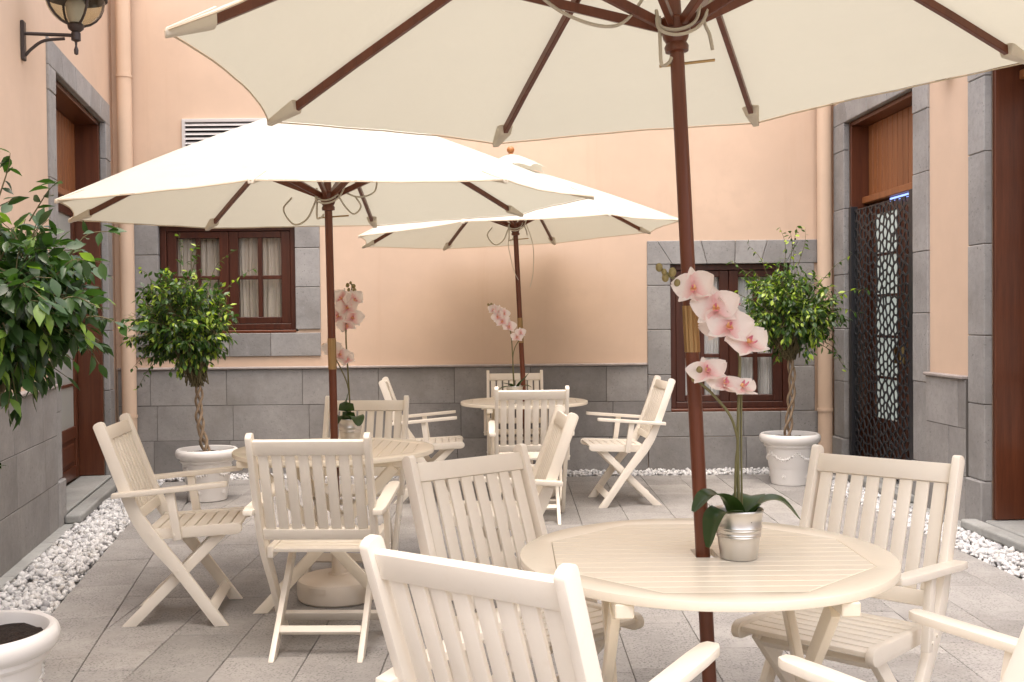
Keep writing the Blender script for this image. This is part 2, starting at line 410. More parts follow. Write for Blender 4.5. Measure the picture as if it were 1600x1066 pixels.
# kerbs and gravel
kerb = bpy.data.objects.new('kerb', None); C.objects.link(kerb); tag(kerb, kind='structure')
for FM, ua, ub, wd in ((FL, .35, uL(1.2), .105), (FR, .3, uR(2.2), .125)):
    u = ua
    while u < ub:
        G().box(u + .002, u + .9 - .002, .0, wd, -.029, .012).build('kerb_stone', 'kerb', kerb, FM, bevel=.004); u += .9
def gravel_strip(name, FM, ua, ub, na, nb, dens, smin, smax):
    A = (ub - ua) * (nb - na); N = int(A * dens)
    phi = (1 + 5 ** .5) / 2
    iv = np.array([(-1, phi, 0), (1, phi, 0), (-1, -phi, 0), (1, -phi, 0), (0, -1, phi), (0, 1, phi), (0, -1, -phi), (0, 1, -phi), (phi, 0, -1), (phi, 0, 1), (-phi, 0, -1), (-phi, 0, 1)]) / math.sqrt(1 + phi * phi)
    fi = np.array([(0, 11, 5), (0, 5, 1), (0, 1, 7), (0, 7, 10), (0, 10, 11), (1, 5, 9), (5, 11, 4), (11, 10, 2), (10, 7, 6), (7, 1, 8), (3, 9, 4), (3, 4, 2), (3, 2, 6), (3, 6, 8), (3, 8, 9), (4, 9, 5), (2, 4, 11), (6, 2, 10), (8, 6, 7), (9, 8, 1)])
    V = np.repeat(iv[None], N, 0) * (1 + rng.uniform(-.28, .28, (N, 12, 1)))
    s = rng.uniform(smin, smax, (N, 1, 1)) * np.stack([rng.uniform(.8, 1.35, N), rng.uniform(.7, 1.1, N), rng.uniform(.45, .8, N)], 1)[:, None, :]
    V = V * s
    q = rng.normal(size=(N, 4)); q[:, 0] *= 1.0; q[:, 3] *= 2; q /= np.linalg.norm(q, axis=1, keepdims=True)
    w_, x, y, z = q.T
    Rm = np.stack([np.stack([1 - 2 * (y * y + z * z), 2 * (x * y - z * w_), 2 * (x * z + y * w_)], 1), np.stack([2 * (x * y + z * w_), 1 - 2 * (x * x + z * z), 2 * (y * z - x * w_)], 1), np.stack([2 * (x * z - y * w_), 2 * (y * z + x * w_), 1 - 2 * (x * x + y * y)], 1)], 1)
    V = np.einsum('nij,nkj->nki', Rm, V)
    P = np.stack([rng.uniform(ua, ub, N), rng.uniform(na + .008, nb - .008, N), rng.uniform(-.018, .012, N)], 1)
    V = (V + P[:, None]).reshape(-1, 3)
    Mx = np.array(FM); V = V @ Mx[:3, :3].T + Mx[:3, 3]
    Fc = (fi[None] + 12 * np.arange(N)[:, None, None]).reshape(-1, 3)
    me = bpy.data.meshes.new(name); me.vertices.add(len(V)); me.vertices.foreach_set('co', V.ravel())
    me.loops.add(Fc.size); me.loops.foreach_set('vertex_index', Fc.ravel().astype(np.int32))
    me.polygons.add(len(Fc)); me.polygons.foreach_set('loop_start', np.arange(0, Fc.size, 3, dtype=np.int32))
    me.update(calc_edges=True); me.validate(); me.materials.append(MT['gravel'])
    return link(name, me)
tag(gravel_strip('gravel', FL, .3, uL(2.0), .105, .462, 2000, .012, .025), 'white marble chips along the left wall', 'gravel', kind='stuff')
tag(gravel_strip('gravel', FR, .3, uR(3.4), .125, .424, 2000, .012, .025), 'white marble chips along the right wall', 'gravel', kind='stuff')
tag(gravel_strip('gravel', FB, -3.5, 2.85, .0, YB - YG, 1700, .012, .023), 'white marble chips under the back wall', 'gravel', kind='stuff')

# ------------------------------------------------------------------ walls
def wall(name, label, FM, u0, u1, holes, segs, thick=.55):
    holes = [(h[0] - .02, h[1] + .02, h[2] - .015 if h[2] > .1 else -.03, h[3] + .02) for h in holes]
    """holes: (ua,ub,za,zb) openings; segs: stone dado spans (ua,ub)"""
    o = C.objects and None
    org = FM @ Vector(((u0 + u1) / 2, 0, 0))
    root = thing(name, label, 'wall', tuple(org))
    us = sorted({u0, u1, *[h[0] for h in holes], *[h[1] for h in holes]}); zs = sorted({-.03, H, *[h[2] for h in holes], *[h[3] for h in holes]})
    g = G()
    def hole(a, z): return any(h[0] < a < h[1] and h[2] < z < h[3] for h in holes)
    for i in range(len(us) - 1):
        for j in range(len(zs) - 1):
            if hole((us[i] + us[i + 1]) / 2, (zs[j] + zs[j + 1]) / 2): continue
            for n_ in (0, -thick):
                g.add([(us[i], n_, zs[j]), (us[i + 1], n_, zs[j]), (us[i + 1], n_, zs[j + 1]), (us[i], n_, zs[j + 1])], [(0, 1, 2, 3)])
    for a, b_, c, d in holes:
        g.add([(a, 0, c), (b_, 0, c), (b_, 0, d), (a, 0, d), (a, -thick, c), (b_, -thick, c), (b_, -thick, d), (a, -thick, d)], [(0, 1, 5, 4), (1, 2, 6, 5), (2, 3, 7, 6), (3, 0, 4, 7)])
    for a in (u0, u1): g.add([(a, 0, -.03), (a, 0, H), (a, -thick, H), (a, -thick, -.03)], [(0, 1, 2, 3)])
    g.add([(u0, 0, H), (u1, 0, H), (u1, -thick, H), (u0, -thick, H)], [(0, 1, 2, 3)])
    g.build('plaster', 'peach', root, FM, closed=False)
    cou = [0, .315, .635, DADO]; gp = .0022
    for a, b_ in segs:
        G().box(a, b_, -.02, .026, -.028, DADO).build('mortar_bed', 'mortar', root, FM)
        for r in range(3):
            st = a - random.uniform(.05, .6) if r != 1 else a - .34
            while st < b_:
                x0, x1 = max(st, a), min(st + .69, b_)
                if x1 - x0 > .02:
                    pr = .032 + random.uniform(-.0015, .0015)
                    G().box(x0 + gp, x1 - gp, .0, pr, cou[r] + gp - (.028 if r == 0 else 0), cou[r + 1] - gp).build('stone_block', 'stone', root, FM, bevel=.0022)
                st += .69
        G().box(a, b_, -.01, .055, DADO + .001, DADO + .024).build('dado_ledge', 'ledge', root, FM, bevel=.006)
    return root
def stones_v(root, FM, a, b_, z0, z1, hgt, pr=.018, z_start=None, mat='jamb'):
    z = z0 if z_start is None else z_start
    while z < z1 - .01:
        zt = min(z + hgt * random.uniform(.85, 1.15), z1)
        if z1 - zt < .12: zt = z1
        zb = max(z, z0)
        G().box(a, b_, -.035, pr + random.uniform(-.002, .002), zb + .0018, zt - .0018).build('surround_stone', mat, root, FM, bevel=.005)
        z = zt
def stones_h(root, FM, a, b_, z0, z1, n, pr=.018, slant=0, mat='jamb'):
    es = [a + (b_ - a) * k / n + (random.uniform(-.05, .05) if 0 < k < n else 0) for k in range(n + 1)]
    mid = (a + b_) / 2
    for k in range(n):
        sl = lambda e, kk: 0 if kk in (0, n) else (e - mid) * slant
        p = [(es[k] + .0018, z0), (es[k + 1] - .0018, z0), (es[k + 1] - .0018 + sl(es[k + 1], k + 1), z1), (es[k] + .0018 + sl(es[k], k), z1)]
        G().prism(p, lambda x, z, d: (x, d, z), -.035, pr + random.uniform(-.002, .002)).build('surround_stone', mat, root, FM, bevel=.005)

WL = (-3.203, -1.961, 1.318, 2.278); WR = (1.443, 2.531, .562, 1.877)
DL = (uL(9.10), uL(7.26), .0, 3.13)
D1 = (uR(9.16), uR(7.76), .0, 3.07); D2 = (uR(6.69), uR(5.2), .0, 3.07)
back = wall('back_wall', 'peach plastered back wall with a grey stone dado', FB, -4.2, 3.6, [WL, WR], [(-3.58, 1.228)])
for r, (za, zb) in enumerate(((-.028, .306),)):      # low course under the right window
    x = 1.232
    for x2 in (1.62, 2.12, 2.62, 2.89):
        G().box(x + .002, x2 - .002, 0, .032, za, zb - .002).build('stone_block', 'stone', back, FB, bevel=.0022); x = x2
left = wall('left_wall', 'pale peach left wall with wall lantern and tall stone framed door', FL, 0, uL(.2), [DL], [(uL(7.06), uL(.3))])
right = wall('right_wall', 'peach right wall between two stone framed doorways', FR, 0, uR(1.2), [D1, D2], [(uR(7.51), uR(6.92)), (uR(4.85), uR(1.3))])

FK = frame(0, -8.5, 1, 0, 0, 1)
wall('rear_wall', 'unseen peach plastered wall closing the courtyard behind the viewer', FK, -7, 7, [], [])  # out of view, added to block low skylight and bounce warm light

# ------------------------------------------------------------------ windows
def window(label, W, rows, cmat, clabs, plan):
    a, b_, z0, z1 = W
    root = thing('casement_window', label, 'window', tuple(FB @ Vector(((a + b_) / 2, 0, z0))), 0, 'brown timber windows of the back wall')
    fw = .055; nF = -.045                      # frame set back in the reveal
    g = G(); g.box(a, a + fw, -.13, nF, z0, z1); g.box(b_ - fw, b_, -.13, nF, z0, z1)
    g.box(a + fw, b_ - fw, -.13, nF - .001, z1 - fw, z1); g.box(a + fw, b_ - fw, -.13, nF - .001, z0, z0 + fw)
    g.build('frame', 'mahogx', root, FB, bevel=.003)
    G().box(a - .0, b_ + .0, -.12, .012, z0 - .028, z0 - .003).build('sill_board', 'mahog', root, FB, bevel=.004)
    mid = (a + b_) / 2
    for s_ in (0, 1):
        ca, cb = (a + fw + .003, mid - .002) if s_ == 0 else (mid + .002, b_ - fw - .003)
        zb, zt = z0 + fw + .003, z1 - fw - .003; st = .085; n0, n1 = -.115, -.06
        zlow, ztop = zb + .06, zt - plan
        g = G(); g.box(ca, ca + st, n0, n1, zb, zt); g.box(cb - st, cb, n0, n1, zb, zt)
        g.box(ca + st, cb - st, n0, n1 - .001, zt - plan, zt); g.box(ca + st, cb - st, n0, n1 - .001, zb, zb + .06)
        cs = g.build('casement', 'mahogx', root, FB, bevel=.004)
        pm = (ca + cb) / 2; mw = .02
        G().box(pm - mw, pm + mw, n0 + .008, n1 - .008, zlow, ztop).build('muntin', 'mahogx', cs, FB, bevel=.004)
        for r in range(rows):
            y0 = zlow + (ztop - zlow) * r / rows; y1 = zlow + (ztop - zlow) * (r + 1) / rows
            if r:
                for q0, q1 in ((ca + st, pm - mw), (pm + mw, cb - st)):
                    G().box(q0, q1, n0 + .009, n1 - .009, y0 - .018, y0 + .018).build('muntin', 'mahogx', cs, FB, bevel=.004)
            for q0, q1 in ((ca + st, pm - mw), (pm + mw, cb - st)):
                G().box(q0, q1, -.092, -.088, y0 + (.018 if r else 0), y1 - (.018 if r < rows - 1 else 0)).build('pane', 'glass', cs, FB)
        # curtain: pleated cloth hanging behind the panes
        g = G(); n = 60; xs = [ca + (cb - ca) * k / n for k in range(n + 1)]
        gap = .0
        ph = random.uniform(0, 6); vs = []
        for jz in range(7):
            z = zb - .02 + (zt - zb + .02) * jz / 6
            for k, x in enumerate(xs):
                f_ = k / n; amp = .014 * (.8 + .4 * math.sin(3 * f_ + ph))
                vs.append((x + .008 * math.sin(jz * .6 + 9 * f_), -.145 + amp * math.sin(2 * PI * 7 * f_ + ph + .25 * math.sin(jz)) + .01 * math.sin(2 * PI * 17 * f_), z))
        g.add(vs, [(j * (n + 1) + k, j * (n + 1) + k + 1, (j + 1) * (n + 1) + k + 1, (j + 1) * (n + 1) + k) for j in range(6) for k in range(n)])
        o = g.build('curtain', cmat, None, FB, closed=False, smooth=80); tag(o, clabs[s_], 'curtain', 'curtains behind the window panes')
    g = G(); g.add([(a - .02, -.30, z0 - .02), (b_ + .02, -.30, z0 - .02), (b_ + .02, -.30, z1 + .02), (a - .02, -.30, z1 + .02)], [(0, 1, 2, 3)])
    g.build('backing', 'room', root, FB, closed=False)
    return root
wl = window('brown timber window with beige curtains behind the left potted tree', WL, 2, 'curtainw', ('beige curtain behind the left leaf of the left window', 'beige curtain behind the right leaf of the left window'), .06)
sa, sb, sz0, sz1 = -3.457, -1.737, 1.077, 2.52
stones_v(wl, FB, sa, WL[0], WL[2], WL[3], .34); stones_v(wl, FB, WL[1], sb, WL[2], WL[3], .34)
stones_h(wl, FB, sa, sb, sz0, WL[2] - .03, 4); stones_h(wl, FB, sa, sb, WL[3], sz1, 5, slant=.2)
wr = window('brown timber window with white curtains behind the right potted tree', WR, 3, 'curtain', ('white curtain behind the left leaf of the right window', 'white curtain behind the right leaf of the right window'), .06)
stones_v(wr, FB, 1.232, WR[0], WR[2] - .028, WR[3], .36); stones_v(wr, FB, WR[1], 2.75, WR[2] - .028, WR[3], .36)
stones_h(wr, FB, 1.232, 2.88, .308, WR[2] - .03, 4); stones_h(wr, FB, 1.232, 2.78, WR[3], 2.089, 6, slant=.25)

# ------------------------------------------------------------------ doors
def doorway(label, FM, D, depth, jw_far, jw_near, zt, style, jambs=True):
    a, b_, z0, z1 = D
    root = thing('doorway', label, 'door', tuple(FM @ Vector(((a + b_) / 2, 0, 0))))
    lt = .19
    stones_v(root, FM, a - jw_far, a, .32, z1, .52, z_start=.32); stones_v(root, FM, b_, b_ + jw_near, .32, z1, .52, z_start=.32)
    for q0, q1 in ((a - jw_far, a), (b_, b_ + jw_near)):
        G().box(q0, q1, -.036, .040, -.028, .318).build('plinth_stone', 'jamb', root, FM, bevel=.008)
    stones_h(root, FM, a - jw_far, b_ + jw_near, z1, z1 + lt, 5, slant=.15)
    # timber lining of the recess
    w_ = .035
    G().box(a, a + w_, -depth, -.038, .08, z1 - w_).build('lining_board', 'doorwood', root, FM, bevel=.003)
    G().box(b_ - w_, b_, -depth, -.038, .08, z1 - w_).build('lining_board', 'doorwood', root, FM, bevel=.003)
    G().box(a, b_, -depth, -.039, z1 - w_, z1).build('lining_board', 'doorwood', root, FM, bevel=.003)
    n = max(4, round((b_ - a) / .105)); pw = (b_ - a - 2 * w_) / n
    for k in range(n):
        x = a + w_ + k * pw
        G().box(x + .004, x + pw - .004, -depth - .03, -depth + .012, zt + .03, z1 - w_ - .001).build('plank', 'plank', root, FM, bevel=.004)
    G().box(a + w_, b_ - w_, -depth - .03, -depth + .07, zt - .03, zt + .028).build('transom', 'plank', root, FM, bevel=.006)
    # leaves
    mid = (a + b_) / 2; n0, n1 = -depth - .04, -depth
    for s_ in (0, 1):
        ca, cb = (a + w_ + .003, mid - .002) if s_ == 0 else (mid + .002, b_ - w_ - .003)
        zb, zk = .085, zt - .034; st = .095; rail = .52
        g = G(); g.box(ca, ca + st, n0, n1, zb, zk); g.box(cb - st, cb, n0, n1, zb, zk)
        g.box(ca + st, cb - st, n0, n1 - .001, zk - .10, zk); g.box(ca + st, cb - st, n0, n1 - .001, zb, zb + .1); g.box(ca + st, cb - st, n0, n1 - .001, rail - .1, rail)
        leaf = g.build('door_leaf', 'doorwood', root, FM, bevel=.004)
        G().box(ca + st, cb - st, n0 + .012, n1 - .014, zb + .1, rail - .1).build('panel', 'doorwood', leaf, FM, bevel=.004)
        G().box(ca + st + .05, cb - st - .05, n0 + .012, n1 - .004, zb + .14, rail - .14).build('raised_panel', 'doorwood', leaf, FM, bevel=.008)
        rows = 5
        for r in range(rows):
            y0 = rail + (zk - .1 - rail) * r / rows; y1 = rail + (zk - .1 - rail) * (r + 1) / rows
            if r: G().box(ca + st, cb - st, n0 + .005, n1 - .006, y0 - .012, y0 + .012).build('muntin', 'doorwood', leaf, FM, bevel=.003)
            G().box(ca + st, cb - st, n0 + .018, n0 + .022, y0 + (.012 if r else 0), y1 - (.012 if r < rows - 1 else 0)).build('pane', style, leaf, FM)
        hx = cb - .05 if s_ == 0 else ca + .05
        G().box(hx - .008, hx + .008, n1, n1 + .045, 1.0, 1.14).build('door_handle', 'brass', leaf, FM, bevel=.004)
    g = G(); g.add([(a - .05, -.56, -.03), (b_ + .05, -.56, -.03), (b_ + .05, -.56, z1 + .1), (a - .05, -.56, z1 + .1)], [(0, 1, 2, 3)])
    g.build('backing', 'room', root, FM, closed=False)
    # threshold slab
    G().box(a + .004, b_ - .004, -depth + .001, .02, -.028, .074).build('threshold', 'kerb', root, FM, bevel=.01)
    G().box(a - .06, b_ + .1, .0425, .15, .014, .075).build('step_slab', 'kerb', root, FM, bevel=.016, seg=3)
    return root
dl = doorway('tall brown glazed door in the grey stone frame of the left wall', FL, DL, 24e-2, .22, .20, 2.43, 'frost')
d1 = doorway('tall brown door behind the black perforated screen on the right', FR, D1, .20, .255, .25, 2.39, 'glowglass')
d2 = doorway('dark brown doorway cut off by the right edge of the photo', FR, D2, .26, .22, .25, 2.9, 'frost')
o = G().box(D1[0] + .55, D1[1] - .2, -.175, -.165, 2.325, 2.352).build('strip_light', 'blue', None, FR); tag(o, 'short blue lit strip above the black perforated screen', 'strip light')

# ------------------------------------------------------------------ perforated screen
def perforated_screen():
    a, b_ = D1[0] + .05, D1[1] - .02; z0, z1 = .09, 2.30; nn = -.035
    root = thing('folding_screen', 'black metal screen with cut-out pebble pattern in the right doorway', 'screen', tuple(FR @ Vector(((a + b_) / 2, nn, .08))))
    G().box(a, a + .06, nn - .03, nn + .03, .077, 2.33).build('post', 'black', root, FR, bevel=.004)
    G().box(b_ - .10, b_, nn - .03, nn + .03, .077, 2.33).build('post', 'black', root, FR, bevel=.004)
    x0, x1 = a + .06, b_ - .10
    cw, ch = .068, .080; nx, nz = int((x1 - x0) / cw), int((z1 - z0) / ch)
    cw, ch = (x1 - x0) / nx, (z1 - z0) / nz
    pt = {}
    for i in range(-1, nx + 1):
        for j in range(-1, nz + 1):
            pt[i, j] = (x0 + (i + .5 + random.uniform(-.36, .36)) * cw, z0 + (j + .5 + random.uniform(-.36, .36) + (.5 if i % 2 else 0)) * ch)
    g = G()
    def ring(outer, inner):
        n = len(outer); d = .004
        V = [(p[0], nn - d, p[1]) for p in outer] + [(p[0], nn - d, p[1]) for p in inner] + [(p[0], nn + d, p[1]) for p in outer] + [(p[0], nn + d, p[1]) for p in inner]
        F_ = []
        for k in range(n):
            k2 = (k + 1) % n
            F_ += [(k, k2, n + k2, n + k), (2 * n + k, 3 * n + k, 3 * n + k2, 2 * n + k2), (n + k, n + k2, 3 * n + k2, 3 * n + k)]
        g.add(V, F_)
    for i in range(nx):
        for j in range(nz + 1):
            if (i, j) not in pt: continue
            p = pt[i, j]; poly = [(x0, z0), (x1, z0), (x1, z1), (x0, z1)]
            for di in range(-2, 3):
                for dj in range(-2, 3):
                    q = pt.get((i + di, j + dj))
                    if q is None or (di == 0 and dj == 0): continue
                    A, B = q[0] - p[0], q[1] - p[1]; cc = (q[0] ** 2 + q[1] ** 2 - p[0] ** 2 - p[1] ** 2) / 2
                    poly = clip_poly(poly, A, B, cc)
                    if len(poly) < 3: break
                if len(poly) < 3: break
            if len(poly) < 3: continue
            cx = sum(q[0] for q in poly) / len(poly); cz = sum(q[1] for q in poly) / len(poly)
            # inset by a fixed web width, then corner-cut so the holes read as pebbles
            ins = poly
            for k in range(len(poly)):
                q, r = poly[k], poly[(k + 1) % len(poly)]; ex_, ez = r[0] - q[0], r[1] - q[1]; l = math.hypot(ex_, ez)
                if l < 1e-6: continue
                nx_, nz_ = ez / l, -ex_ / l
                if nx_ * (cx - q[0]) + nz_ * (cz - q[1]) > 0: nx_, nz_ = -nx_, -nz_
                ins = clip_poly(ins, nx_, nz_, nx_ * q[0] + nz_ * q[1] - .0078)
                if len(ins) < 3: break
            n = 12
            def sample(P, th):
                best = None
                for k in range(len(P)):
                    q, r = P[k], P[(k + 1) % len(P)]
                    dx, dz = math.cos(th), math.sin(th); ex_, ez = r[0] - q[0], r[1] - q[1]; den = dx * ez - dz * ex_
                    if abs(den) < 1e-9: continue
                    tt = ((q[0] - cx) * ez - (q[1] - cz) * ex_) / den; ss = ((q[0] - cx) * dz - (q[1] - cz) * dx) / den
                    if tt > 0 and -1e-6 <= ss <= 1 + 1e-6: best = tt if best is None else min(best, tt)
                return best or .001
            angs = sorted(math.atan2(q[1] - cz, q[0] - cx) for q in poly)
            angs = sorted(set([round(x_, 4) for x_ in angs] + [round(-PI + 2 * PI * (k + .5) / n, 4) for k in range(n)]))
            ro = [sample(poly, th) for th in angs]
            ri = [min(sample(ins, th), ro[k] - .002) for k, th in enumerate(angs)] if len(ins) >= 3 else [r * .3 for r in ro]
            m_ = len(ri); cap = sorted(ri)[int(m_ * .72)] * 1.06
            ri = [max(min(r, cap), .0008) for r in ri]
            ring([(cx + r * math.cos(th), cz + r * math.sin(th)) for r, th in zip(ro, angs)], [(cx + r * math.cos(th), cz + r * math.sin(th)) for r, th in zip(ri, angs)])
    g.build('perforated_panel', 'black', root, FR, closed=False)
perforated_screen()

# ------------------------------------------------------------------ pipes, grille, lamps
for x, r, lab in ((-3.45, .064, 'peach painted downpipe in the left corner of the courtyard'), (2.815, .064, 'peach painted downpipe beside the right window')):
    t_ = thing('downpipe', lab, 'pipe', (x, 9.44, 0), 0, 'peach downpipes in the corners')
    G().tube([(0, 0, -.02), (0, 0, H - .1)], r, 20).build('pipe', 'pipe', t_, smooth=40)
    for z in (.55, 1.28, 3.6):
        G().lathe([(r + .001, z - .012), (r + .006, z - .012), (r + .006, z + .012), (r + .001, z + .012)], 20).build('clip', 'pipe', t_, smooth=40)
        G().box(-.02, .02, r, .105, z - .01, z + .01).build('clip_bracket', 'pipe', t_)
a, b_, z0, z1 = -2.967, -2.10, 2.55, 3.231
t_ = thing('ventilation_grille', 'pale louvred ventilation grille above the left umbrella', 'grille', tuple(FB @ Vector(((a + b_) / 2, 0, z0))))
g = G(); fw = .03
g.box(a, a + fw, -.0, .03, z0, z1); g.box(b_ - fw, b_, 0, .03, z0, z1); g.box(a + fw, b_ - fw, 0, .029, z1 - fw, z1); g.box(a + fw, b_ - fw, 0, .029, z0, z0 + fw)
g.build('frame', 'grille', t_, FB, bevel=.003)
G().box(a + fw, b_ - fw, .002, .006, z0 + fw, z1 - fw).build('backing', 'dark', t_, FB)
z = z0 + fw + .02
while z < z1 - fw - .02:
    G().add([(x, y, zz) for x in (a + fw, b_ - fw) for y, zz in ((.007, z + .014), (.028, z - .008), (.028, z - .003), (.007, z + .019))], [(0, 1, 2, 3), (7, 6, 5, 4), (0, 4, 5, 1), (1, 5, 6, 2), (2, 6, 7, 3), (3, 7, 4, 0)]).build('slat', 'grille', t_, FB)
    z += .041
# wall lantern on the left wall
uq = uL(6.45); zc = 3.40
t_ = thing('wall_lantern', 'dark iron wall lantern with round glass globe above the left door', 'lamp', tuple(FL @ Vector((uq, 0, 3.0))))
g = G().box(uq - .03, uq + .03, 0, .022, 3.0, 3.24); g.build('wall_plate', 'iron', t_, FL, bevel=.005)
G().tube([(uq, .01, 3.165), (uq, .31, 3.165)], .011, 10).build('arm', 'iron', t_, FL, smooth=40)
G().tube(catmull([(uq, .02, 3.03), (uq, .06, 3.075), (uq, .13, 3.125), (uq, .25, 3.143)], 5), .010, 8).build('scroll_brace', 'iron', t_, FL, smooth=40)
c = (uq, .315, 0)
G().lathe([(.001, 3.045), (.012, 3.05), (.014, 3.075), (.006, 3.10), (.008, 3.125), (.028, 3.135), (.028, 3.18), (.022, 3.185), (.045, 3.205), (.05, 3.225), (.038, 3.24)], 20, c).build('finial', 'iron', t_, FL, smooth=40)
rg = .175
G().lathe([(max(.03, rg * math.cos(th)), zc + rg * math.sin(th)) for th in [(-78 + k * 7) * PI / 180 for k in range(20)]], 32, c).build('globe', 'lampglass', t_, FL, smooth=60, closed=False)
G().lathe([(rg + .002, zc - .012), (rg + .012, zc - .012), (rg + .012, zc + .02), (rg + .002, zc + .02)], 32, c).build('band', 'iron', t_, FL, smooth=40)
for k in range(4):
    th = k * PI / 2 + .6
    pts = [(c[0] + (rg + .004) * math.cos(e) * math.cos(th), c[1] + (rg + .004) * math.cos(e) * math.sin(th), zc + (rg + .004) * math.sin(e)) for e in [(-75 + j * 15) * PI / 180 for j in range(11)]]
    G().tube(pts, .008, 6).build('strap', 'iron', t_, FL, smooth=40)
G().lathe([(.035, zc - .16), (.05, zc - .12), (.06, zc - .05), (.045, zc - .02), (.03, zc + .02)], 16, c).build('lamp_holder', 'grille', t_, FL, smooth=40)
G().lathe([(.06, zc + .155), (.07, zc + .165), (.05, zc + .2), (.012, zc + .23), (.001, zc + .26)], 20, c).build('cap', 'iron', t_, FL, smooth=40)
# small spotlight on the right wall
uq = uR(7.18)
t_ = thing('wall_spotlight', 'small dark downlight high on the right wall beside the umbrella edge', 'lamp', tuple(FR @ Vector((uq, 0, 3.0))))
G().box(uq - .03, uq + .03, 0, .03, 3.04, 3.14).build('wall_plate', 'iron', t_, FR, bevel=.004)
G().lathe([(.034, 2.985), (.045, 3.0), (.045, 3.16), (.03, 3.18)], 20, (uq, .075, 0)).build('lamp_body', 'iron', t_, FR, smooth=40)

# ------------------------------------------------------------------ folding armchair
YZ = lambda x: (lambda a, b_, d: (d, a, b_))
def ribbon(P, hw):
    """2d outline of a centreline with half widths"""
    n = len(P); Lf, Rt = [], []
    for i in range(n):
        a, b_ = P[max(i - 1, 0)], P[min(i + 1, n - 1)]; d = Vector((b_[0] - a[0], b_[1] - a[1])).normalized()
        h = hw[i] if isinstance(hw, list) else hw
        Lf.append((P[i][0] - d[1] * h, P[i][1] + d[0] * h)); Rt.append((P[i][0] + d[1] * h, P[i][1] - d[0] * h))
    return Lf + Rt[::-1]
Y0 = .22
def make_chair():
    root = thing('folding_armchair', 'x', 'chair'); bv = dict(bevel=.003, seg=2, smooth=35); pr = lambda a, b_, d: (d, a - Y0, b_)
    # long curved stile that becomes the front leg
    cl = [(q.x, q.y) for q in catmull([(-.102, .925, 0), (.028, .572, 0), (.085, .462, 0), (.150, .372, 0), (.236, .262, 0), (.443, -.03, 0)], 5)]
    hw = [.026 + .006 * math.exp(-((p[1] - .42) / .12) ** 2) for p in cl]
    out = ribbon(cl, hw); out = clip_poly(out, 0, -1, 0)
    d0 = Vector((.344, -.939))
    top = Vector(cl[0])
    arc = [(top.x - d0.x * 0 + .026 * (math.cos(th) * -d0.y * -1 * -1 + 0) , top.y) for th in ()]
    # round the top end
    cap = []
    nrm = Vector((-d0.y, d0.x))            # across
    for k in range(1, 6):
        th = PI * k / 6; v_ = top + nrm * (-math.cos(th) * -.026) - d0 * (math.sin(th) * .016); cap.append((v_.x, v_.y))
    poly = ribbon(cl, hw); n = len(cl); Lf, Rt = poly[:n], poly[n:]
    # order: Lf top->foot, Rt foot->top, then cap back to Lf top
    if (Vector(cap[0]) - Vector(Rt[-1])).length > (Vector(cap[-1]) - Vector(Rt[-1])).length: cap = cap[::-1]
    out = clip_poly(Lf + Rt + cap, 0, -1, 0)
    for s_ in (-1, 1):
        x = s_ * .236
        G().prism(out, pr, x - .0125, x + .0125).build('front_leg', 'cream', root, **bv)
        # straight rear leg
        rl = clip_poly(ribbon([(.425, .425), (.0, .0), (-.03, -.03)], .0235), 0, -1, 0)
        x = s_ * .182
        G().prism(rl, pr, x - .012, x + .012).build('rear_leg', 'cream', root, **bv)
        # seat rail with rounded nose
        sr = ribbon([(.085, .425), (.30, .432), (.485, .440)], [.024, .025, .026])
        nose = [(.485 + .03 * math.sin(th), .440 - .026 * math.cos(th)) for th in [PI * k / 6 for k in range(1, 6)]]
        a_ = sr[:3]; b2 = sr[3:]
        sr = a_ + nose[::-1] + b2
        x = s_ * .2085
        G().prism(sr, pr, x - .013, x + .013).build('seat_rail', 'cream', root, **bv)
        # arm rest
        g = G(); pts = [(-.045, .612), (.15, .632), (.452, .652)]
        prof = []
        for e in ((.020, 0), (.027, .06), (.027, .42), (.024, .485), (.014, .503)): prof.append(e)
        pl = [(s_ * .264 + w_, -.045 + l_) for w_, l_ in prof] + [(s_ * .264 - w_, -.045 + l_) for w_, l_ in prof[::-1]]
        g.prism(pl, lambda a, b_, d: (a, b_ - Y0, .612 + (b_ + .045) * .082 + d), -.011, .011)
        g.build('armrest', 'cream', root, **bv)
        x = s_ * .262
        G().prism(ribbon([(.238, .405), (.205, .626)], .019), pr, x - .0115, x + .0115).build('arm_support', 'cream', root, **bv)
        g = G()
        for (yy, zz, xx) in ((.232, .262, .249), (.222, .43, .274), (.012, .614, .249), (.12, .424, .249)):
            g.tube([(s_ * (xx - .002), yy - Y0, zz), (s_ * (xx + .0035), yy - Y0, zz)], .006, 8)
        g.build('bolt', 'cream', root, smooth=40)
    # back: line from the stile top downwards
    Pb = lambda s_, o_=0: (-.102 + d0.x * s_ + o_ * .939, .925 + d0.y * s_ + o_ * .344)
    def slab(s0, s1, x0, x1, th, name, off=0, curve=0):
        a_, b2 = Pb(s0, off), Pb(s1, off)
        G().prism(ribbon([a_, b2], th / 2), pr, x0, x1).build(name, 'cream', root, **bv)
    slab(.014, .076, -.2235, .2235, .024, 'top_rail')
    slab(.418, .466, -.2235, .2235, .022, 'lower_rail')
    n = 8; pitch = (.447 - .012) / n
    for k in range(n):
        xc = -.2175 + pitch * (k + .5)
        slab(.0765, .4175, xc - .0205, xc + .0205, .012, 'back_slat')
    # seat slats
    n = 8
    for k in range(n):
        yc = .105 + k * .0535; zc_ = .432 + (yc - .085) * .036
        if k == n - 1: zc_ -= .001
        G().prism(ribbon([(yc - .0235, zc_), (yc + .0235, zc_ + .0017)], .0075), pr, -.195, .195).build('seat_slat', 'cream', root, **bv)
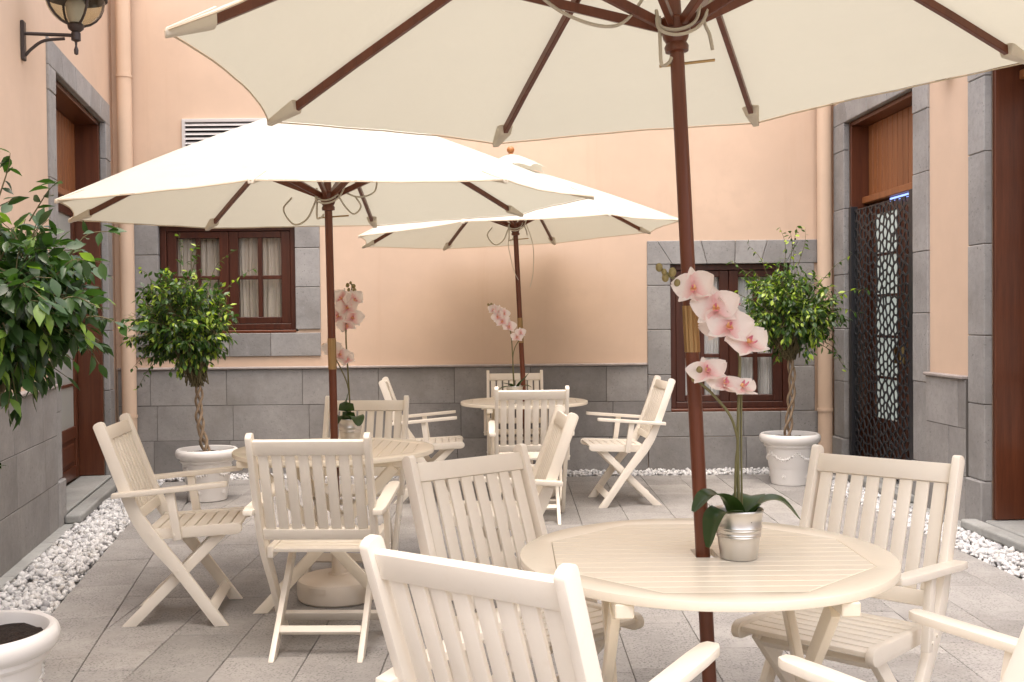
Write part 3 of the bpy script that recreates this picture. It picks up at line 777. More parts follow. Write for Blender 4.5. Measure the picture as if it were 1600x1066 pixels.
    G().prism(ribbon([(.066, .0665 + .024), (.090, .090 + .022)], .011), pr, -.1695, .1695).build('stretcher', 'cream', root, **bv)
    G().prism(ribbon([(.362, .100), (.392, .060)], .010), pr, -.2230, .2230).build('stretcher', 'cream', root, **bv)
    G().prism(ribbon([(.405, .385), (.425, .405)], .010), pr, -.1695, .1695).build('pivot_bar', 'cream', root, **bv)
    return root
chairs = [
    (.086, 2.271, 54.7, 'nearest cream folding chair, its slatted back filling the bottom centre', 'chairs around the near table'),
    (.045, 3.326, 309.2, 'cream folding chair at the near table with its back left of the orchid', 'chairs around the near table'),
    (1.012, 3.218, 228.0, 'cream folding chair right of the near orchid, facing the near table', 'chairs around the near table'),
    (.921, 2.203, 130.0, 'cream chair cut off in the bottom right corner, only its arms showing', 'chairs around the near table'),
    (-1.566, 4.976, 7.0, 'cream folding chair seen from its side beside the left gravel strip', 'chairs around the middle table'),
    (-.804, 4.483, 88.2, 'cream folding chair with its back to us in front of the middle umbrella base', 'chairs around the middle table'),
    (-.887, 5.921, 266.1, 'cream folding chair behind the middle orchid, against the stone dado', 'chairs around the middle table'),
    (-.055, 5.152, 184.7, 'white chair edge-on in the centre, leaning right beside the far table', 'chairs around the middle table'),
    (-.676, 8.136, 4.0, 'white chair facing right at the left side of the far table', 'chairs around the far table'),
    (.121, 7.299, 91.4, 'white chair with its back to us in front of the far table', 'chairs around the far table'),
    (.027, 8.939, 271.1, 'cream chair behind the far table, close to the back wall', 'chairs around the far table'),
    (.833, 7.922, 184.9, 'white chair seen from its side facing left at the right of the far table', 'chairs around the far table'),
]
proto = make_chair()
for i, (x, y, ang, lab, grp) in enumerate(chairs):
    o = proto if i == 0 else copy_tree(proto)
    o.location = (x, y, 0); o.rotation_euler = (0, 0, math.radians(ang - 90)); tag(o, lab, 'chair', grp)

# ------------------------------------------------------------------ round slatted table
def make_table():
    root = thing('round_table', 'x', 'table'); Rr, ap = .497, .405; zt, th = .75, .023
    oc = [(ap / math.cos(PI / 8) * math.cos(PI / 8 + k * PI / 4), ap / math.cos(PI / 8) * math.sin(PI / 8 + k * PI / 4)) for k in range(8)]
    N_ = 96; g = G()
    for z in (zt - th, zt):
        for k in range(N_):
            a = PI / 8 + 2 * PI * k / N_; ri = ap / math.cos(((a - PI / 8) % (PI / 4)) - PI / 8)
            g.v += [(Rr * math.cos(a), Rr * math.sin(a), z), (ri * math.cos(a), ri * math.sin(a), z)]
    for k in range(N_):
        q = (k + 1) % N_; b0, b1, t0, t1 = 2 * k, 2 * q, 2 * N_ + 2 * k, 2 * N_ + 2 * q
        g.f += [(b0, b0 + 1, b1 + 1, b1), (t0, t1, t1 + 1, t0 + 1), (b0, b1, t1, t0), (b0 + 1, t0 + 1, t1 + 1, b1 + 1)]
    g.build('rim', 'tablep', root, bevel=.0035, seg=2, smooth=35)
    n = 16; w_ = 2 * ap / n
    for k in range(n):
        y0 = -ap + k * w_ + (0.0014 if k else .0008); y1 = -ap + (k + 1) * w_ - (0.0014 if k < n - 1 else .0008)
        poly = [(-1, y0), (1, y0), (1, y1), (-1, y1)]
        for j in range(8):
            an = j * PI / 4; poly = clip_poly(poly, math.cos(an), math.sin(an), ap - .0012)
        if k in (7, 8):                     # leave the pole hole: split these two laths
            for s_ in (-1, 1):
                q = clip_poly(poly, -s_, 0, -.03)
                G().prism(q, lambda a, b_, d: (a, b_, d), zt - .020, zt - .0006).build('top_slat', 'tablep', root, bevel=.0012, smooth=35)
        else: G().prism(poly, lambda a, b_, d: (a, b_, d), zt - .020, zt - .0006).build('top_slat', 'tablep', root, bevel=.0012, smooth=35)
    for x in (-.26, .26):
        G().box(x - .022, x + .022, -.42, .42, zt - .0575, zt - th - .0005).build('bearer', 'tablep', root, bevel=.003)
        for s_ in (-1, 1):
            xo = x + s_ * .0135
            P = clip_poly(ribbon([(s_ * -.345, -.03), (s_ * .33, .69)], .026), 0, -1, 0)
            G().prism(P, lambda a, b_, d: (d, a, b_), xo - .012, xo + .012).build('leg', 'tablep', root, bevel=.004, seg=2, smooth=35)
    for s_ in (-1, 1): G().box(-.234, .234, s_ * .20 - .011, s_ * .20 + .011, .10, .145).build('stretcher', 'tablep', root, bevel=.003)
    return root
tables = [(.512, 2.812, 0, 'near round cream table with slatted octagon top, bearing the large orchid'),
          (-.893, 5.24, 90, 'middle round cream table half hidden behind a chair back'),
          (.09, 8.2, 0, 'far round cream table near the back wall')]
tp = make_table()
for i, (x, y, ang, lab) in enumerate(tables):
    o = tp if i == 0 else copy_tree(tp)
    o.location = (x, y, 0); o.rotation_euler = (0, 0, math.radians(ang)); tag(o, lab, 'table', 'round slatted tables')

# ------------------------------------------------------------------ umbrellas
def umbrella(label, ptab, hub, R, tx, ty, psi, seed, sleeve):
    rnd = random.Random(seed)
    d = (Vector(hub) - Vector(ptab)); d /= d.z
    foot = Vector(ptab) - d * ptab[2]
    root = thing('patio_umbrella', label, 'umbrella', tuple(foot), 0, 'cream canvas parasols')
    along = lambda z: foot + d * z
    h = .54
    ax = Vector((tx, ty, 1)).normalized(); uu = Vector((1, 0, -tx)); uu = (uu - ax * uu.dot(ax)).normalized(); vv = ax.cross(uu)
    M = Matrix(((uu.x, vv.x, ax.x, hub[0]), (uu.y, vv.y, ax.y, hub[1]), (uu.z, vv.z, ax.z, hub[2]), (0, 0, 0, 1))) @ Matrix.Rotation(psi, 4, 'Z')
    topz = hub[2] + h + .03
    I = Matrix.Identity(4); pr = .0195
    zs0, zs1 = sleeve
    G().tube([along(0.0), along(zs0)], pr, 20).build('lower_pole', 'mahog', root, I, smooth=40)
    apex = M @ Vector((0, 0, h + .06))
    G().tube([along(zs1), along(hub[2] + .05), apex], pr, 20).build('upper_pole', 'mahog', root, I, smooth=40)
    g = G(); nf = 28
    for j, z in enumerate((zs0 - .0, zs1 + .0)):
        cpt = along(z)
        for k in range(nf):
            r = pr + (.0016 if k % 2 else .0); g.v.append((cpt.x + r * math.cos(2 * PI * k / nf), cpt.y + r * math.sin(2 * PI * k / nf), cpt.z))
    g.f += [(k, (k + 1) % nf, nf + (k + 1) % nf, nf + k) for k in range(nf)] + [tuple(range(nf))[::-1], tuple(range(nf, 2 * nf))]
    g.build('brass_sleeve', 'brass', root, I)
    # runner hub, turned
    G().lathe([(.020, -.012), (.031, -.010), (.033, .004), (.027, .014), (.034, .026), (.036, .038), (.040, .040), (.043, .075), (.036, .082), (.021, .086)], 24).build('runner_hub', 'mahog', root, M, smooth=40)
    G().lathe([(.021, h - .09), (.042, h - .085), (.045, h - .04), (.03, h - .03), (.022, h - .02)], 24).build('top_hub', 'mahog', root, M, smooth=40)
    G().lathe([(.02, h + .06), (.022, h + .082), (.014, h + .088), (.022, h + .096), (.029, h + .108), (.030, h + .118), (.026, h + .132), (.015, h + .142), (.001, h + .145)], 20).build('finial', 'finial', root, M, smooth=60)
    n = 8; ang = [k * 2 * PI / n for k in range(n)]
    rib = lambda k, t_: Vector((R * t_ * math.cos(ang[k % n]), R * t_ * math.sin(ang[k % n]), h * (1 - t_) + .018 * math.sin(PI * t_)))
    # canopy: eight panels between the ribs, hems drawn in between the tips
    g = G(); nr, ns = 20, 12; r0 = .025
    def pan(k, i, j):
        t_ = r0 + (1 - r0) * i / nr; s_ = j / ns; b4 = 4 * s_ * (1 - s_)
        te = t_ * (1 - (.036 * b4 * t_ ** 1.6))
        p = rib(k, te).lerp(rib(k + 1, te), s_)
        sag = -.024 * b4 * t_ + 0.0022 * math.sin(9 * t_ + 5 * s_ + k * 1.7 + seed) * b4
        ripple = .0012 * math.sin(23 * s_ + 3 * k + seed) * t_ ** 3 * b4
        p.z += sag + ripple + .002; return p
    for k in range(n):
        vs = [pan(k, i, j) for i in range(nr + 1) for j in range(ns + 1)]
        g.add(vs, [(i * (ns + 1) + j, (i + 1) * (ns + 1) + j, (i + 1) * (ns + 1) + j + 1, i * (ns + 1) + j + 1) for i in range(nr) for j in range(ns)])
    me = g.mesh('canopy', 'canvas', M, tuple(foot), smooth=28, closed=False)
    bm = bmesh.new(); bm.from_mesh(me); bmesh.ops.remove_doubles(bm, verts=bm.verts, dist=1e-4); bm.to_mesh(me); bm.free()
    can = link('canopy', me, root)
    for k in range(n):
        G().tube([pan(k, nr, j) - Vector((0, 0, .004)) for j in range(ns + 1)], .0024, 5).build('hem', 'hem', can, M, smooth=60)
        a = rib(k, .915); b2 = rib(k, 1.0); tdir = Vector((-math.sin(ang[k]), math.cos(ang[k]), 0)); dz = Vector((0, 0, -1))
        # stitched pocket over each rib end
        w0, w1 = .034, .012
        vs = [a + tdir * w0 + dz * .0, a + tdir * w0 * .6 + dz * .040, a - tdir * w0 * .6 + dz * .040, a - tdir * w0,
              b2 + tdir * w1 + dz * -.003, b2 + tdir * w1 + dz * .016, b2 - tdir * w1 + dz * .016, b2 - tdir * w1 + dz * -.003]
        G().add(vs, [(3, 2, 1, 0), (4, 5, 6, 7), (0, 1, 5, 4), (1, 2, 6, 5), (2, 3, 7, 6), (3, 0, 4, 7)]).build('tip_pocket', 'pocket', can, M, bevel=.003, smooth=40)
    # vent cap
    g = G(); rc = .29
    for k in range(n):
        rows = []
        for i in range(6):
            t_ = i / 5
            for j in range(7):
                s_ = j / 6; b4 = 4 * s_ * (1 - s_); te = t_ * (1 - .10 * b4 * t_)
                P = [Vector((rc * te * math.cos(ang[q % n]), rc * te * math.sin(ang[q % n]), h + .088 - .140 * te ** 1.35)) for q in (k, k + 1)]
                p = P[0].lerp(P[1], s_); p.z += .012 * b4 * t_ ** 2 - .004; rows.append(p)
        g.add(rows, [(i * 7 + j, (i + 1) * 7 + j, (i + 1) * 7 + j + 1, i * 7 + j + 1) for i in range(5) for j in range(6)])
    g.build('vent_cap', 'canvas', can, M, closed=False, smooth=40)
    for k in range(n):
        cdir = Vector((math.cos(ang[k]), math.sin(ang[k]), 0))
        P = [rib(k, t_) + Vector((0, 0, -.020)) for t_ in (.03, .25, .5, .75, .925)]
        g = G()
        tdir = Vector((-math.sin(ang[k]), math.cos(ang[k]), 0)); V = []
        for p in P:
            V += [p + tdir * .009 + Vector((0, 0, .014)), p - tdir * .009 + Vector((0, 0, .014)), p - tdir * .009 - Vector((0, 0, .014)), p + tdir * .009 - Vector((0, 0, .014))]
        Fs = [(4 * i + q, 4 * i + (q + 1) % 4, 4 * i + 4 + (q + 1) % 4, 4 * i + 4 + q) for i in range(4) for q in range(4)] + [(0, 1, 2, 3), (19, 18, 17, 16)]
        rb = g.add(V, Fs).build('rib', 'mahog', root, M, bevel=.002)
        a = cdir * .040 + Vector((0, 0, .062)); b2 = rib(k, .44) + Vector((0, 0, -.030))
        G().bar(a, b2, .017, .026).build('strut', 'mahog', root, M, bevel=.002)
    # cord loops
    def cord(pts, r=.0048):
        G().tube(catmull(pts, 8), r, 6).build('cord', 'rope', root, M, smooth=60)
    c0 = Matrix.Rotation(-psi, 4, 'Z')
    W = lambda x, y, z: tuple(c0 @ Vector((x, y, z)))
    cord([W(-.06, -.03, .16), W(-.16, -.05, .06), W(-.30, -.06, .10), W(-.42, -.05, .22)] if seed == 1 else [W(-.05, -.03, .05), W(-.10, -.04, -.05), W(-.17, -.03, -.075), W(-.22, -.02, .0), W(-.18, 0, .06)])
    cord([W(-.05, -.02, .10), W(-.045, -.045, .05), W(0, -.055, .035), W(.05, -.045, .06), W(.07, -.03, .13)])
    cord([W(-.05, -.02, .10), W(-.05, -.052, .04), W(0, -.062, .02), W(.06, -.05, .045), W(.1, -.03, .12)])
    cord([W(-.045, -.03, .08), W(-.05, -.04, .0), W(-.05, -.04, -.05), W(-.03, -.03, -.045), W(-.02, -.025, -.03)])
    cord([W(.05, -.02, .07), W(.09, -.02, .0), W(.13, -.02, -.035), W(.165, -.02, 0), W(.14, -.01, .05)] if seed == 2 else [W(.07, -.02, .10), W(.075, -.03, .05), W(.085, -.03, .02), W(.09, -.03, -.02)])
    if seed == 2: cord([W(.06, .0, .09), W(.15, -.01, .05), W(.23, 0, .07), W(.25, .02, .14)])
    if seed == 3: cord([W(.08, -.02, .10), W(.13, -.02, -.1), W(.12, -.02, -.3), W(.09, -.02, -.42)], .003)
    if seed == 3: cord([W(-.05, -.02, .0), W(-.06, -.03, -.1), W(-.03, -.03, -.28), W(.0, -.02, -.36)], .003)
    G().tube([W(-.05, 0, -.045), W(.10, 0, -.04)], .004, 8).build('locking_pin', 'brass', root, M, smooth=40)
    return root
umbrella('large near cream umbrella overhead, cut off by the top of the photo', (.508, 2.815, .75), (.452, 2.846, 2.11), 1.319, -.070, .009, .398, 1, (1.29, 1.415))
umbrella('white umbrella on the left over the middle table', (-.893, 5.24, .75), (-.910, 5.252, 1.949), 1.324, -.030, -.024, .739, 2, (1.145, 1.30))
umbrella('far white umbrella with a ball finial in front of the back wall', (.09, 8.2, .75), (.036, 8.209, 2.055), 1.30, -.049, .001, .508, 3, (1.205, 1.40))
def umbrella_base(label, x, y):
    root = thing('umbrella_base', label, 'umbrella base', (x, y, 0), 0, 'cream plastic umbrella bases')
    G().lathe([(.185, 0), (.198, .01), (.203, .03), (.203, .085), (.196, .102), (.17, .114), (.05, .122), (.046, .13)], 48).build('weight', 'plastic', root, smooth=35)
    G().lathe([(.034, .118), (.036, .13), (.032, .14), (.032, .40), (.036, .405), (.036, .425), (.0225, .428)], 24).build('tube', 'plastic', root, smooth=35)
    th0 = -PI / 2 - .35
    g = G()
    for k in range(7):
        th = th0 + (k - 3) * .075
        for r, z in ((.2045, .068), (.2045, .095), (.207, .095), (.207, .068)): g.v.append((r * math.cos(th), r * math.sin(th), z))
    g.f += [(4 * i + q, 4 * i + (q + 1) % 4, 4 * i + 4 + (q + 1) % 4, 4 * i + 4 + q) for i in range(6) for q in range(4)] + [(3, 2, 1, 0), (24, 25, 26, 27)]
    g.build('grip', 'plastic', root)
umbrella_base('cream round plastic umbrella base under the middle table', -.882, 5.232)
umbrella_base('cream round plastic umbrella base under the far table', .124, 8.194)

# ------------------------------------------------------------------ planters and ficus trees
def planter(label, x, y, s=1.0, rot=0):
    root = thing('planter', label, 'planter', (x, y, 0), rot, 'white planters with a moulded garland')
    root.scale = (s, s, s)
    G().lathe([(.135, 0), (.150, .004), (.153, .02), (.165, .13), (.168, .138), (.170, .142), (.190, .285), (.192, .300), (.204, .306), (.210, .318), (.206, .330), (.212, .334), (.232, .345), (.242, .362), (.244, .385), (.238, .403), (.226, .412), (.212, .408), (.205, .395), (.198, .36), (.19, .33)], 56).build('pot', 'white', root, smooth=38)
    g = G(); n, m_ = 40, 8; vs = [(0, 0, .378)]
    for i in range(1, m_ + 1):
        for k in range(n):
            r = .203 * i / m_; th = 2 * PI * k / n; p = Vector((r * math.cos(th), r * math.sin(th), 0))
            vs.append((p.x, p.y, .372 + .012 * mnoise.noise(p * 22) + .008 * mnoise.noise(p * 60)))
    fs = [(0, 1 + k, 1 + (k + 1) % n) for k in range(n)] + [(1 + (i - 1) * n + k, 1 + i * n + k, 1 + i * n + (k + 1) % n, 1 + (i - 1) * n + (k + 1) % n) for i in range(1, m_) for k in range(n)]
    g.add(vs, fs).build('soil', 'soil', root, smooth=50, closed=False)
    rad = lambda z: .168 + (z - .138) * .15
    for q in range(5):                      # festoons and rosettes round the belly
        g = G(); t0 = 2 * PI * q / 5
        for j in range(13):
            f_ = j / 12; th = t0 + f_ * 2 * PI / 5; z = .272 - .062 * math.sin(PI * f_); r = rad(z)
            g.ball((r * math.cos(th), r * math.sin(th), z), .0085 + .004 * math.sin(PI * f_), 6, 4)
            if j % 2: g.ball(((r + .003) * math.cos(th), (r + .003) * math.sin(th), z + .014), .006, 6, 4); g.ball(((r + .003) * math.cos(th + .03), (r + .003) * math.sin(th + .03), z - .013), .006, 6, 4)
        g.build('garland', 'white', root, smooth=60)
        g = G()
        for (tt, z, rr) in ((t0, .265, .011), (t0 + PI / 5, .075, .013)):
            r = rad(z) if z > .14 else .153 + (z - .02) * .109
            tn = Vector((-math.sin(tt), math.cos(tt), 0)); c = Vector((r * math.cos(tt), r * math.sin(tt), z))
            g.ball(c, rr * .6, 6, 4)
            for k in range(8):
                e = 2 * PI * k / 8; p = c + tn * (math.cos(e) * rr) + Vector((0, 0, math.sin(e) * rr)); g.ball(tuple(p), rr * .38, 6, 4)
        g.build('rosette', 'white', root, smooth=60)
    return root
def leaf_mesh(name, L_, W_, mat, bend=.15, fold=.25):
    """pointed ficus leaf along +Y, blade facing +Z, with midrib fold and drip tip"""
    st = [(0, 0), (.18, .62), (.42, 1), (.66, .78), (.86, .3), (1, 0)]
    vs, fs = [], []
    for y, w_ in st:
        z = -bend * L_ * y * y
        if w_ == 0: vs.append((0, y * L_, z)); continue
        vs += [(-w_ * W_ / 2, y * L_, z + fold * w_ * W_ / 2), (0, y * L_, z), (w_ * W_ / 2, y * L_, z + fold * w_ * W_ / 2)]
    fs = [(0, 2, 1), (0, 3, 2)]
    for i in range(3): a = 1 + 3 * i; fs += [(a, a + 1, a + 4, a + 3), (a + 1, a + 2, a + 5, a + 4)]
    fs += [(10, 11, 13), (11, 12, 13)]
    g = G().add(vs, fs); return g
def ficus(label, x, y, soil, ztrunk, zc, rad, nsh, L_, mat, seed, sprigs, nobj=300, bias=(0, 0)):
    rnd = random.Random(seed)
    root = thing('ficus_tree', label, 'tree', (x, y, soil), 0, 'potted weeping fig trees')
    B = Vector((0, 0, 0)); top = Vector((bias[0] * .4, bias[1] * .4, ztrunk - soil))
    for k in range(3):                      # braided trunk
        pts = []
        for i in range(25):
            f_ = i / 24; th = f_ * 2 * PI * 1.6 + k * 2 * PI / 3; r = .019 * (1 - .15 * f_) + .010 * abs(math.sin(3 * PI * f_))
            p = B.lerp(top, f_) + Vector((r * math.cos(th) + .02 * math.sin(4 * f_ + seed), r * math.sin(th), 0)); pts.append(p)
        G().tube(pts, [.0115 - .002 * i / 24 for i in range(25)], 8).build('trunk_strand', 'bark', root, smooth=60)
    cc = Vector((bias[0], bias[1], zc - soil)); br = G(); leaves = []
    def put(p, d, size, dr):
        d = d.normalized(); down = Vector((0, 0, -1))
        dd = (d * (1 - dr) + down * dr + Vector((rnd.gauss(0, .2), rnd.gauss(0, .2), rnd.gauss(0, .12)))).normalized()
        n = Vector((rnd.gauss(0, .45) + d.x * .7, rnd.gauss(0, .45) + d.y * .7, .9)); n = (n - dd * n.dot(dd)).normalized(); xx = dd.cross(n)
        S = size * rnd.uniform(.72, 1.15)
        leaves.append(Matrix(((xx.x * S, dd.x * S, n.x * S, p.x), (xx.y * S, dd.y * S, n.y * S, p.y), (xx.z * S, dd.z * S, n.z * S, p.z), (0, 0, 0, 1))))
    for i in range(nsh):
        ph = rnd.uniform(0, 2 * PI); cz = rnd.uniform(-.92, 1); sr = math.sqrt(1 - cz * cz)
        f_ = rnd.uniform(.62, 1.0) * (1 + .22 * mnoise.noise(Vector((math.cos(ph) * sr, math.sin(ph) * sr, cz)) * 2.3 + Vector((seed, 0, 0))) * 1.6)
        tgt = cc + Vector((math.cos(ph) * sr * rad[0], math.sin(ph) * sr * rad[0], cz * rad[1])) * f_
        st = top + Vector((rnd.gauss(0, .03), rnd.gauss(0, .03), rnd.uniform(-.02, .12)))
        mid = st.lerp(tgt, .55) + Vector((0, 0, .05 + .06 * (1 - cz)))
        P = catmull([st, mid, tgt], 5)
        br.tube(P, [.0055 - .0042 * j / (len(P) - 1) for j in range(len(P))], 4)
        out = (tgt - mid).normalized()
        for j in range(4, len(P)):
            for q in range(2):
                sd_ = Vector((rnd.gauss(0, 1), rnd.gauss(0, 1), rnd.gauss(0, .5))).normalized()
                put(P[j] + sd_ * .006, out * .7 + sd_ * .8, 1, rnd.uniform(.25, .75))
        put(tgt, out, 1, rnd.uniform(.1, .5))
        # side twigs
        for q in range(2):
            sd_ = (out + Vector((rnd.gauss(0, .8), rnd.gauss(0, .8), rnd.gauss(0, .5)))).normalized(); e = tgt - out * .06 + sd_ * rnd.uniform(.06, .13)
            s0 = P[-3]; Q = [s0, s0.lerp(e, .5) + Vector((0, 0, .015)), e]; br.tube(Q, [.0022, .0018, .0012], 3)
            for j, f2 in enumerate((.4, .7, 1.0)): put(s0.lerp(e, f2), sd_ + Vector((rnd.gauss(0, .7), rnd.gauss(0, .7), 0)), .95, rnd.uniform(.2, .7))
    for (dx, dy, dz, ln) in sprigs:         # longer loose shoots
        st = cc + Vector((dx, dy, dz)) * .75; e = cc + Vector((dx, dy, dz)) * (1 + ln)
        P = catmull([st, st.lerp(e, .5) + Vector((rnd.gauss(0, .02), 0, .03)), e], 5); br.tube(P, [.003 - .002 * j / (len(P) - 1) for j in range(len(P))], 4)
        for j in range(2, len(P)):
            sd_ = Vector((rnd.gauss(0, 1), rnd.gauss(0, 1), rnd.gauss(0, .6))).normalized(); put(P[j], (e - st).normalized() * .4 + sd_, .85, rnd.uniform(.0, .45))
    br.build('branches', 'twig', root, closed=False, smooth=60)
    W_ = L_ * .46
    kinds = [leaf_mesh('leaf', L_, W_ * f_, mat, bd, fo) for f_, bd, fo in ((1, .18, .25), (.9, .35, .35), (1.08, .1, .15))]
    mes = [k_.mesh('leaf', mat, smooth=80, closed=False) for k_ in kinds]
    eye = EYE - Vector((x, y, soil))
    order = sorted(range(len(leaves)), key=lambda i: (leaves[i].translation - eye).length - .35 * rnd.random())
    big = G()
    for c, i in enumerate(order):
        kk = i % 3
        if c < nobj: link('leaf', mes[kk], root, leaves[i])
        else: big.add([tuple(leaves[i] @ Vector(v_)) for v_ in kinds[kk].v], kinds[kk].f)
    o = big.build('foliage', mat, root, closed=False, smooth=80); o['kind'] = 'stuff'
    return root
planter('white garland planter against the back wall beside the left downpipe', -2.40, 8.21, .98, .2)
planter('white garland planter beside the right window and downpipe', 2.305, 8.72, 1.02, 1.0)
planter('white planter full of dark soil in the bottom left corner', -1.715, 3.33, 1.0, .5)
ficus('small ficus tree with braided trunk in front of the left window', -2.40, 8.21, 36e-2, .90, 1.40, (.40, .43), 215, .060, 'leaf', 3,
      [(-.02, 0, .5, .35), (.12, -.1, .45, .3), (.42, -.1, .28, .45), (.30, -.1, .36, .5), (-.36, -.1, -.05, .2), (.2, -.3, .3, .3), (.38, -.2, -.05, .2), (-.3, 0, .36, .15), (-.3, -.1, -.3, .2), (-.26, -.1, -.42, .25), (.1, 0, .5, .2)], bias=(-.17, 0))
ficus('ficus tree with braided trunk in front of the right window', 2.305, 8.72, 37e-2, 1.04, 1.44, (.42, .40), 205, .058, 'leaf', 5,
      [(-.05, 0, .46, .5), (.05, 0, .5, .4), (-.02, -.1, .5, .3), (.34, 0, .3, .55), (.45, -.1, .12, .35), (.44, 0, -.02, .3), (-.35, 0, .3, .4), (-.25, -.1, .36, .5), (-.42, 0, .12, .3), (.3, -.1, -.32, .3), (.35, 0, -.38, .35), (.1, 0, .5, .35), (-.5, 0, .05, .35)], bias=(.0, 0))
ficus('large leafy ficus with dark leaves hanging in from the left edge', -1.715, 3.33, .36, 1.08, 1.455, (.37, .36), 245, .068, 'leafn', 9,
      [(.30, -.1, .33, .1), (.40, -.1, .1, .15), (.42, 0, -.08, .25), (.15, -.2, -.42, .25), (.05, -.2, -.45, .3), (.12, 0, .42, .12), (.38, .1, .2, .15), (.4, -.15, -.02, .2), (-.1, -.3, -.4, .25)])

# ------------------------------------------------------------------ orchids in zinc buckets
def bucket(label, x, y, z=.7505, s=1):
    g = G(); prof = [(.001, .003), (.046, .0), (.048, .002), (.054, .045)]
    for zz in (.060, .066, .078, .084): prof += [(.0555 + (zz - .06) * .13, zz - .003), (.0575 + (zz - .06) * .13, zz), (.0555 + (zz - .06) * .13, zz + .003)]
    prof += [(.0625, .122), (.0645, .124), (.0655, .127), (.0640, .130), (.0615, .128), (.0605, .12), (.056, .095)]
    root = thing('metal_bucket', label, 'bucket', (x, y, z), 0, 'zinc buckets holding orchids')
    root.scale = (s, s, s)
    G().lathe(prof, 48).build('pail', 'metal', root, smooth=50)
    g = G()
    for k in range(40):
        r, th = .05 * math.sqrt(random.random()), random.uniform(0, 6.28); g.ball((r * math.cos(th), r * math.sin(th), .098 + random.uniform(-.004, .006)), random.uniform(.007, .013), 6, 4, .7)
    o = g.build('moss', 'soil', root, smooth=70); o['kind'] = 'stuff'
    return root
def petal_grid(L_, W_, cup, tw=0, n=6, m_=5, tipw=.0, full=.55):
    vs = []
    for i in range(n + 1):
        t_ = i / n; wd = W_ * (math.sin(PI * min(1, (t_ * .93 + .05)) ** full)) ** .75
        for j in range(m_ + 1):
            s_ = (j / m_ - .5); vs.append((s_ * wd, t_ * L_, cup * L_ * t_ * t_ + .35 * cup * W_ * (2 * s_) ** 2 + .03 * W_ * math.sin(7 * s_ + 5 * t_)))
    return G().add(vs, [(i * (m_ + 1) + j, i * (m_ + 1) + j + 1, (i + 1) * (m_ + 1) + j + 1, (i + 1) * (m_ + 1) + j) for i in range(n) for j in range(m_)])
PET = dict(
    sep=petal_grid(.054, .036, .12).mesh('sepal', 'petalw', smooth=80, closed=False),
    wide=petal_grid(.060, .070, .10, full=.72).mesh('petal', 'petal', smooth=80, closed=False),
    lip=petal_grid(.026, .018, .75, full=.6).mesh('lip', 'lip', smooth=80, closed=False),
    thr=G().ball((0, .006, .008), .0065, 8, 6, 1.2).mesh('throat', 'lipy', smooth=80))
def flower(root, p, nrm, s, rollv=0):
    """phalaenopsis bloom: three sepals, two broad petals, a lip, facing nrm"""
    n = Vector(nrm).normalized(); up = Vector((0, 0, 1)); x = up.cross(n)
    x = x.normalized() if x.length > .05 else Vector((1, 0, 0)); y = n.cross(x)
    Mx = Matrix(((x.x, y.x, n.x, p[0]), (x.y, y.y, n.y, p[1]), (x.z, y.z, n.z, p[2]), (0, 0, 0, 1))) @ Matrix.Rotation(rollv, 4, 'Z') @ Matrix.Scale(s, 4)
    fl = bpy.data.objects.new('flower', None); C.objects.link(fl); fl.parent = root; fl.matrix_basis = Mx; fl.empty_display_size = .02
    for a, kind, z in ((0, 'sep', -.003), (125, 'sep', -.004), (-125, 'sep', -.005), (72, 'wide', .0), (-72, 'wide', .001)):
        link('sepal' if kind == 'sep' else 'petal', PET[kind], fl, Matrix.Translation((0, 0, z)) @ Matrix.Rotation(math.radians(a), 4, 'Z') @ Matrix.Rotation(random.uniform(-.15, .12), 4, 'X'))
    link('lip', PET['lip'], fl, Matrix.Translation((0, -.002, .004)) @ Matrix.Rotation(PI, 4, 'Z') @ Matrix.Rotation(.35, 4, 'X'))
    for a in (-1, 1): link('lip', PET['lip'], fl, Matrix.Translation((0, 0, .004)) @ Matrix.Rotation(a * 1.9, 4, 'Z') @ Matrix.Rotation(.9, 4, 'X') @ Matrix.Scale(.7, 4))
    link('throat', PET['thr'], fl, Matrix.Translation((0, -.006, .002)))
def strap_leaf(root, base, pts, wd):
    P = catmull(pts, 6); n = len(P); m_ = 6; vs = []
    for i, p in enumerate(P):
        t_ = i / (n - 1); tn = (P[min(i + 1, n - 1)] - P[max(i - 1, 0)]).normalized(); side = tn.cross(Vector((0, 0, 1)))
        if side.length < .2: side = Vector((tn.y, -tn.x, 0)) if abs(tn.z) < .99 else Vector((1, 0, 0))
        side.normalize(); nr_ = side.cross(tn); w_ = wd * max(.12, math.sin(PI * (.12 + .86 * t_)) ** .6)
        for j in range(m_ + 1):
            s_ = j / m_ - .5; vs.append(p + side * (s_ * w_) + nr_ * (abs(s_) * w_ * .22))
    G().add(vs, [(i * (m_ + 1) + j, i * (m_ + 1) + j + 1, (i + 1) * (m_ + 1) + j + 1, (i + 1) * (m_ + 1) + j) for i in range(n - 1) for j in range(m_)]).build('leaf', 'orleaf', root, smooth=80, closed=False)
def orchid(label, base, stems, flowers, buds, leaves, s=1.0, wd=.06, budr=.009):
    root = thing('orchid', label, 'orchid', base, 0, 'pink orchids on the tables'); b0 = Vector(base)
    for P, r in stems: G().tube(catmull([Vector(p) - b0 for p in P], 6), r, 8).build('stem', 'ostem', root, smooth=60)
    for p, nrm, sz in flowers: flower(root, tuple(Vector(p) - b0), nrm, sz, random.uniform(-.4, .4))
    for p in buds: G().ball(tuple(Vector(p) - b0), budr * random.uniform(.75, 1.15), 10, 8, 1.25).build('bud', 'bud', root, smooth=70)
    for P in leaves: strap_leaf(root, b0, [Vector(p) for p in P], wd)
    return root
bucket('shiny ribbed zinc bucket on the near table', .591, 2.75)
bucket('zinc bucket on the middle table behind a chair back', -.846, 5.45)
